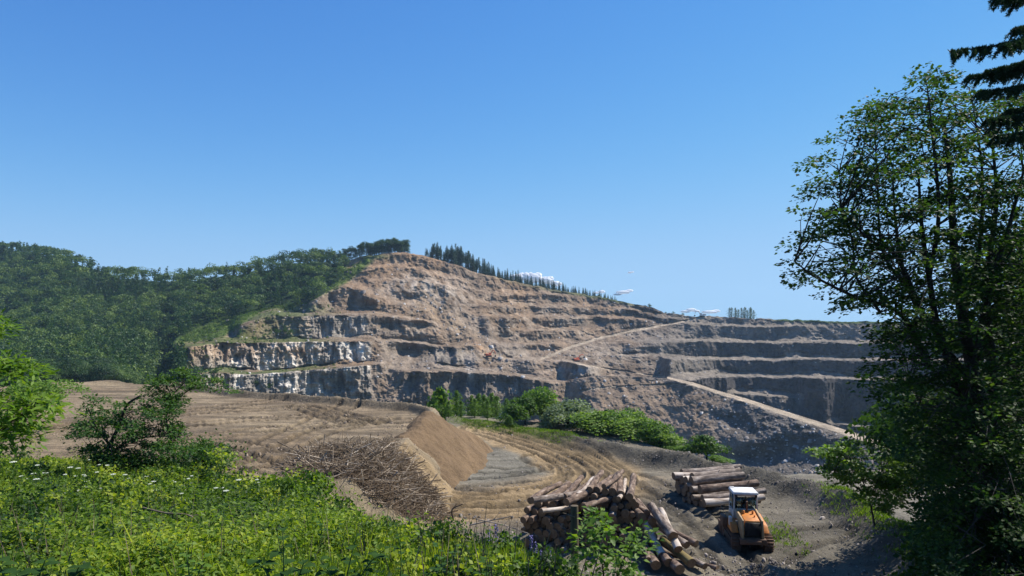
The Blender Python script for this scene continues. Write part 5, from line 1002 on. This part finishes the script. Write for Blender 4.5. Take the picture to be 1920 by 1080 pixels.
# berm grass and bank weeds
m=MB()
for k in range(2600):
    q=rng.random(); px_=rng.uniform(860,1080) if q<.35 else (rng.uniform(1545,1790) if q<.97 else rng.uniform(1440,1490)); i=int(rng.integers(0,len(berm))); 
    j=np.argmin(abs(960+bermp[:,0]/bermp[:,1]*FP-px_)); bx,by=bermp[j]; bx+=rng.normal()*.9+(.9 if q>=.35 else .3); by+=rng.normal()*.9
    if q>=.97: bx,by=(px_-960)/FP*36+rng.normal()*.2,36+rng.normal()*1.2
    g_=float(fh(bx,by)[0]); n=12; p=np.tile([bx,by,g_],(n,1))+rng.normal(size=(n,3))*[.15,.15,.02]; d=unit(n)*.7; d[:,2]=.9; m.leaves(p,d,rng.uniform(.06,.26,n),.03+.02*rng.random(n),np.clip(.2+.35*rng.random()+.1*rng.normal(size=n),0,1),fold=.1)
ob('berm_grass',m.mesh('grass',herb_m),kind='stuff',label='grass and weeds growing on the berm and the right bank',category='grass')
# ---------------------------------------------------------------- clouds far away
def cloud_mat():
    m,n,out=newmat('cloud'); b=N(n,'ShaderNodeBsdfDiffuse'); b.inputs[0].default_value=(.97,.97,.98,1); t_=N(n,'ShaderNodeBsdfTranslucent'); t_.inputs[0].default_value=(.93,.94,.96,1); mx=N(n,'ShaderNodeMixShader'); mx.inputs[0].default_value=.5; n.links.new(b.outputs[0],mx.inputs[1]); n.links.new(t_.outputs[0],mx.inputs[2]); n.links.new(mx.outputs[0],out.inputs[0]); return m
cm=cloud_mat()
def cloud(label,puffs,D=9000):
    c0=np.array(P(*puffs[0][:2],D)); m=MB(); nu,nv=40,26
    for x,y,rx,ry in puffs:
        c_=np.array(P(x,y,D))-c0; th=np.linspace(0,2*math.pi,nu,endpoint=False); ph=np.linspace(0.02,math.pi-.02,nv); T_,F_=np.meshgrid(th,ph); n_=np.stack([np.cos(T_)*np.sin(F_),np.sin(T_)*np.sin(F_),np.cos(F_)],-1)
        q=n_*2.2+c_/300; dsp=1+.34*fbm(q[...,0],q[...,1],q[...,2],o=5,seed=801); V_=n_*dsp[...,None]*np.array([rx,rx,ry])*D/FP+c_
        i=np.arange(nv-1)[:,None]*nu; j=np.arange(nu)[None]; m.add(V_.reshape(-1,3),np.stack([i+j,i+(j+1)%nu,i+nu+(j+1)%nu,i+nu+j],-1).reshape(-1,4))
    o=ob('cloud',m.mesh('cloud',cm,True),None,tuple(c0),label=label,category='cloud'); return o
cloud('larger bright white cloud peeping over the ridge behind the spruces',[(1000,522,17,9),(972,521,14,8),(1024,526,15,7),(1042,532,12,5),(985,517,10,6),(1008,516,9,5),(962,519,8,4),(994,514,6,3.5),(1032,522,7,4),(978,514,5,3)])
cloud('small thin white cloud low in the sky right of the spruces',[(1168,548,14,3.2),(1180,545,8,2.4),(1158,552,8,2)])
cloud('small white cloud just above the ridge left of the thin cloud',[(1128,547,7,3),(1118,549,6,2)])
cloud('flat white cloud behind the white excavator on the skyline',[(1330,585,15,3),(1342,583,9,2.6)])
cloud('white cloud low on the skyline left of the white excavator',[(1296,581,10,3.2),(1285,584,9,2.4),(1306,583,7,2)])
cloud('faint cloud scrap high above the ridge right of centre',[(1181,511,4,1.6),(1186,510,3,1.2)])
# ---------------------------------------------------------------- air
HAZE=1
if HAZE:
    m_,n_,out_=newmat('haze'); v=N(n_,'ShaderNodeVolumePrincipled'); v.inputs['Color'].default_value=(.50,.74,1,1); v.inputs['Density'].default_value=.0001; v.inputs['Anisotropy'].default_value=.2; n_.links.new(v.outputs[0],out_.inputs['Volume'])
    m=MB(); m.box(-2600,2600,-300,2600,-160,130); ob('haze',m.mesh('haze',m_),kind='stuff',label='thin blue summer haze over the whole valley',category='haze')
for o in [o for o in list(bpy.data.objects) if o.get('label')=='x']:
    for c_ in list(o.children): bpy.data.objects.remove(c_)
    bpy.data.objects.remove(o)
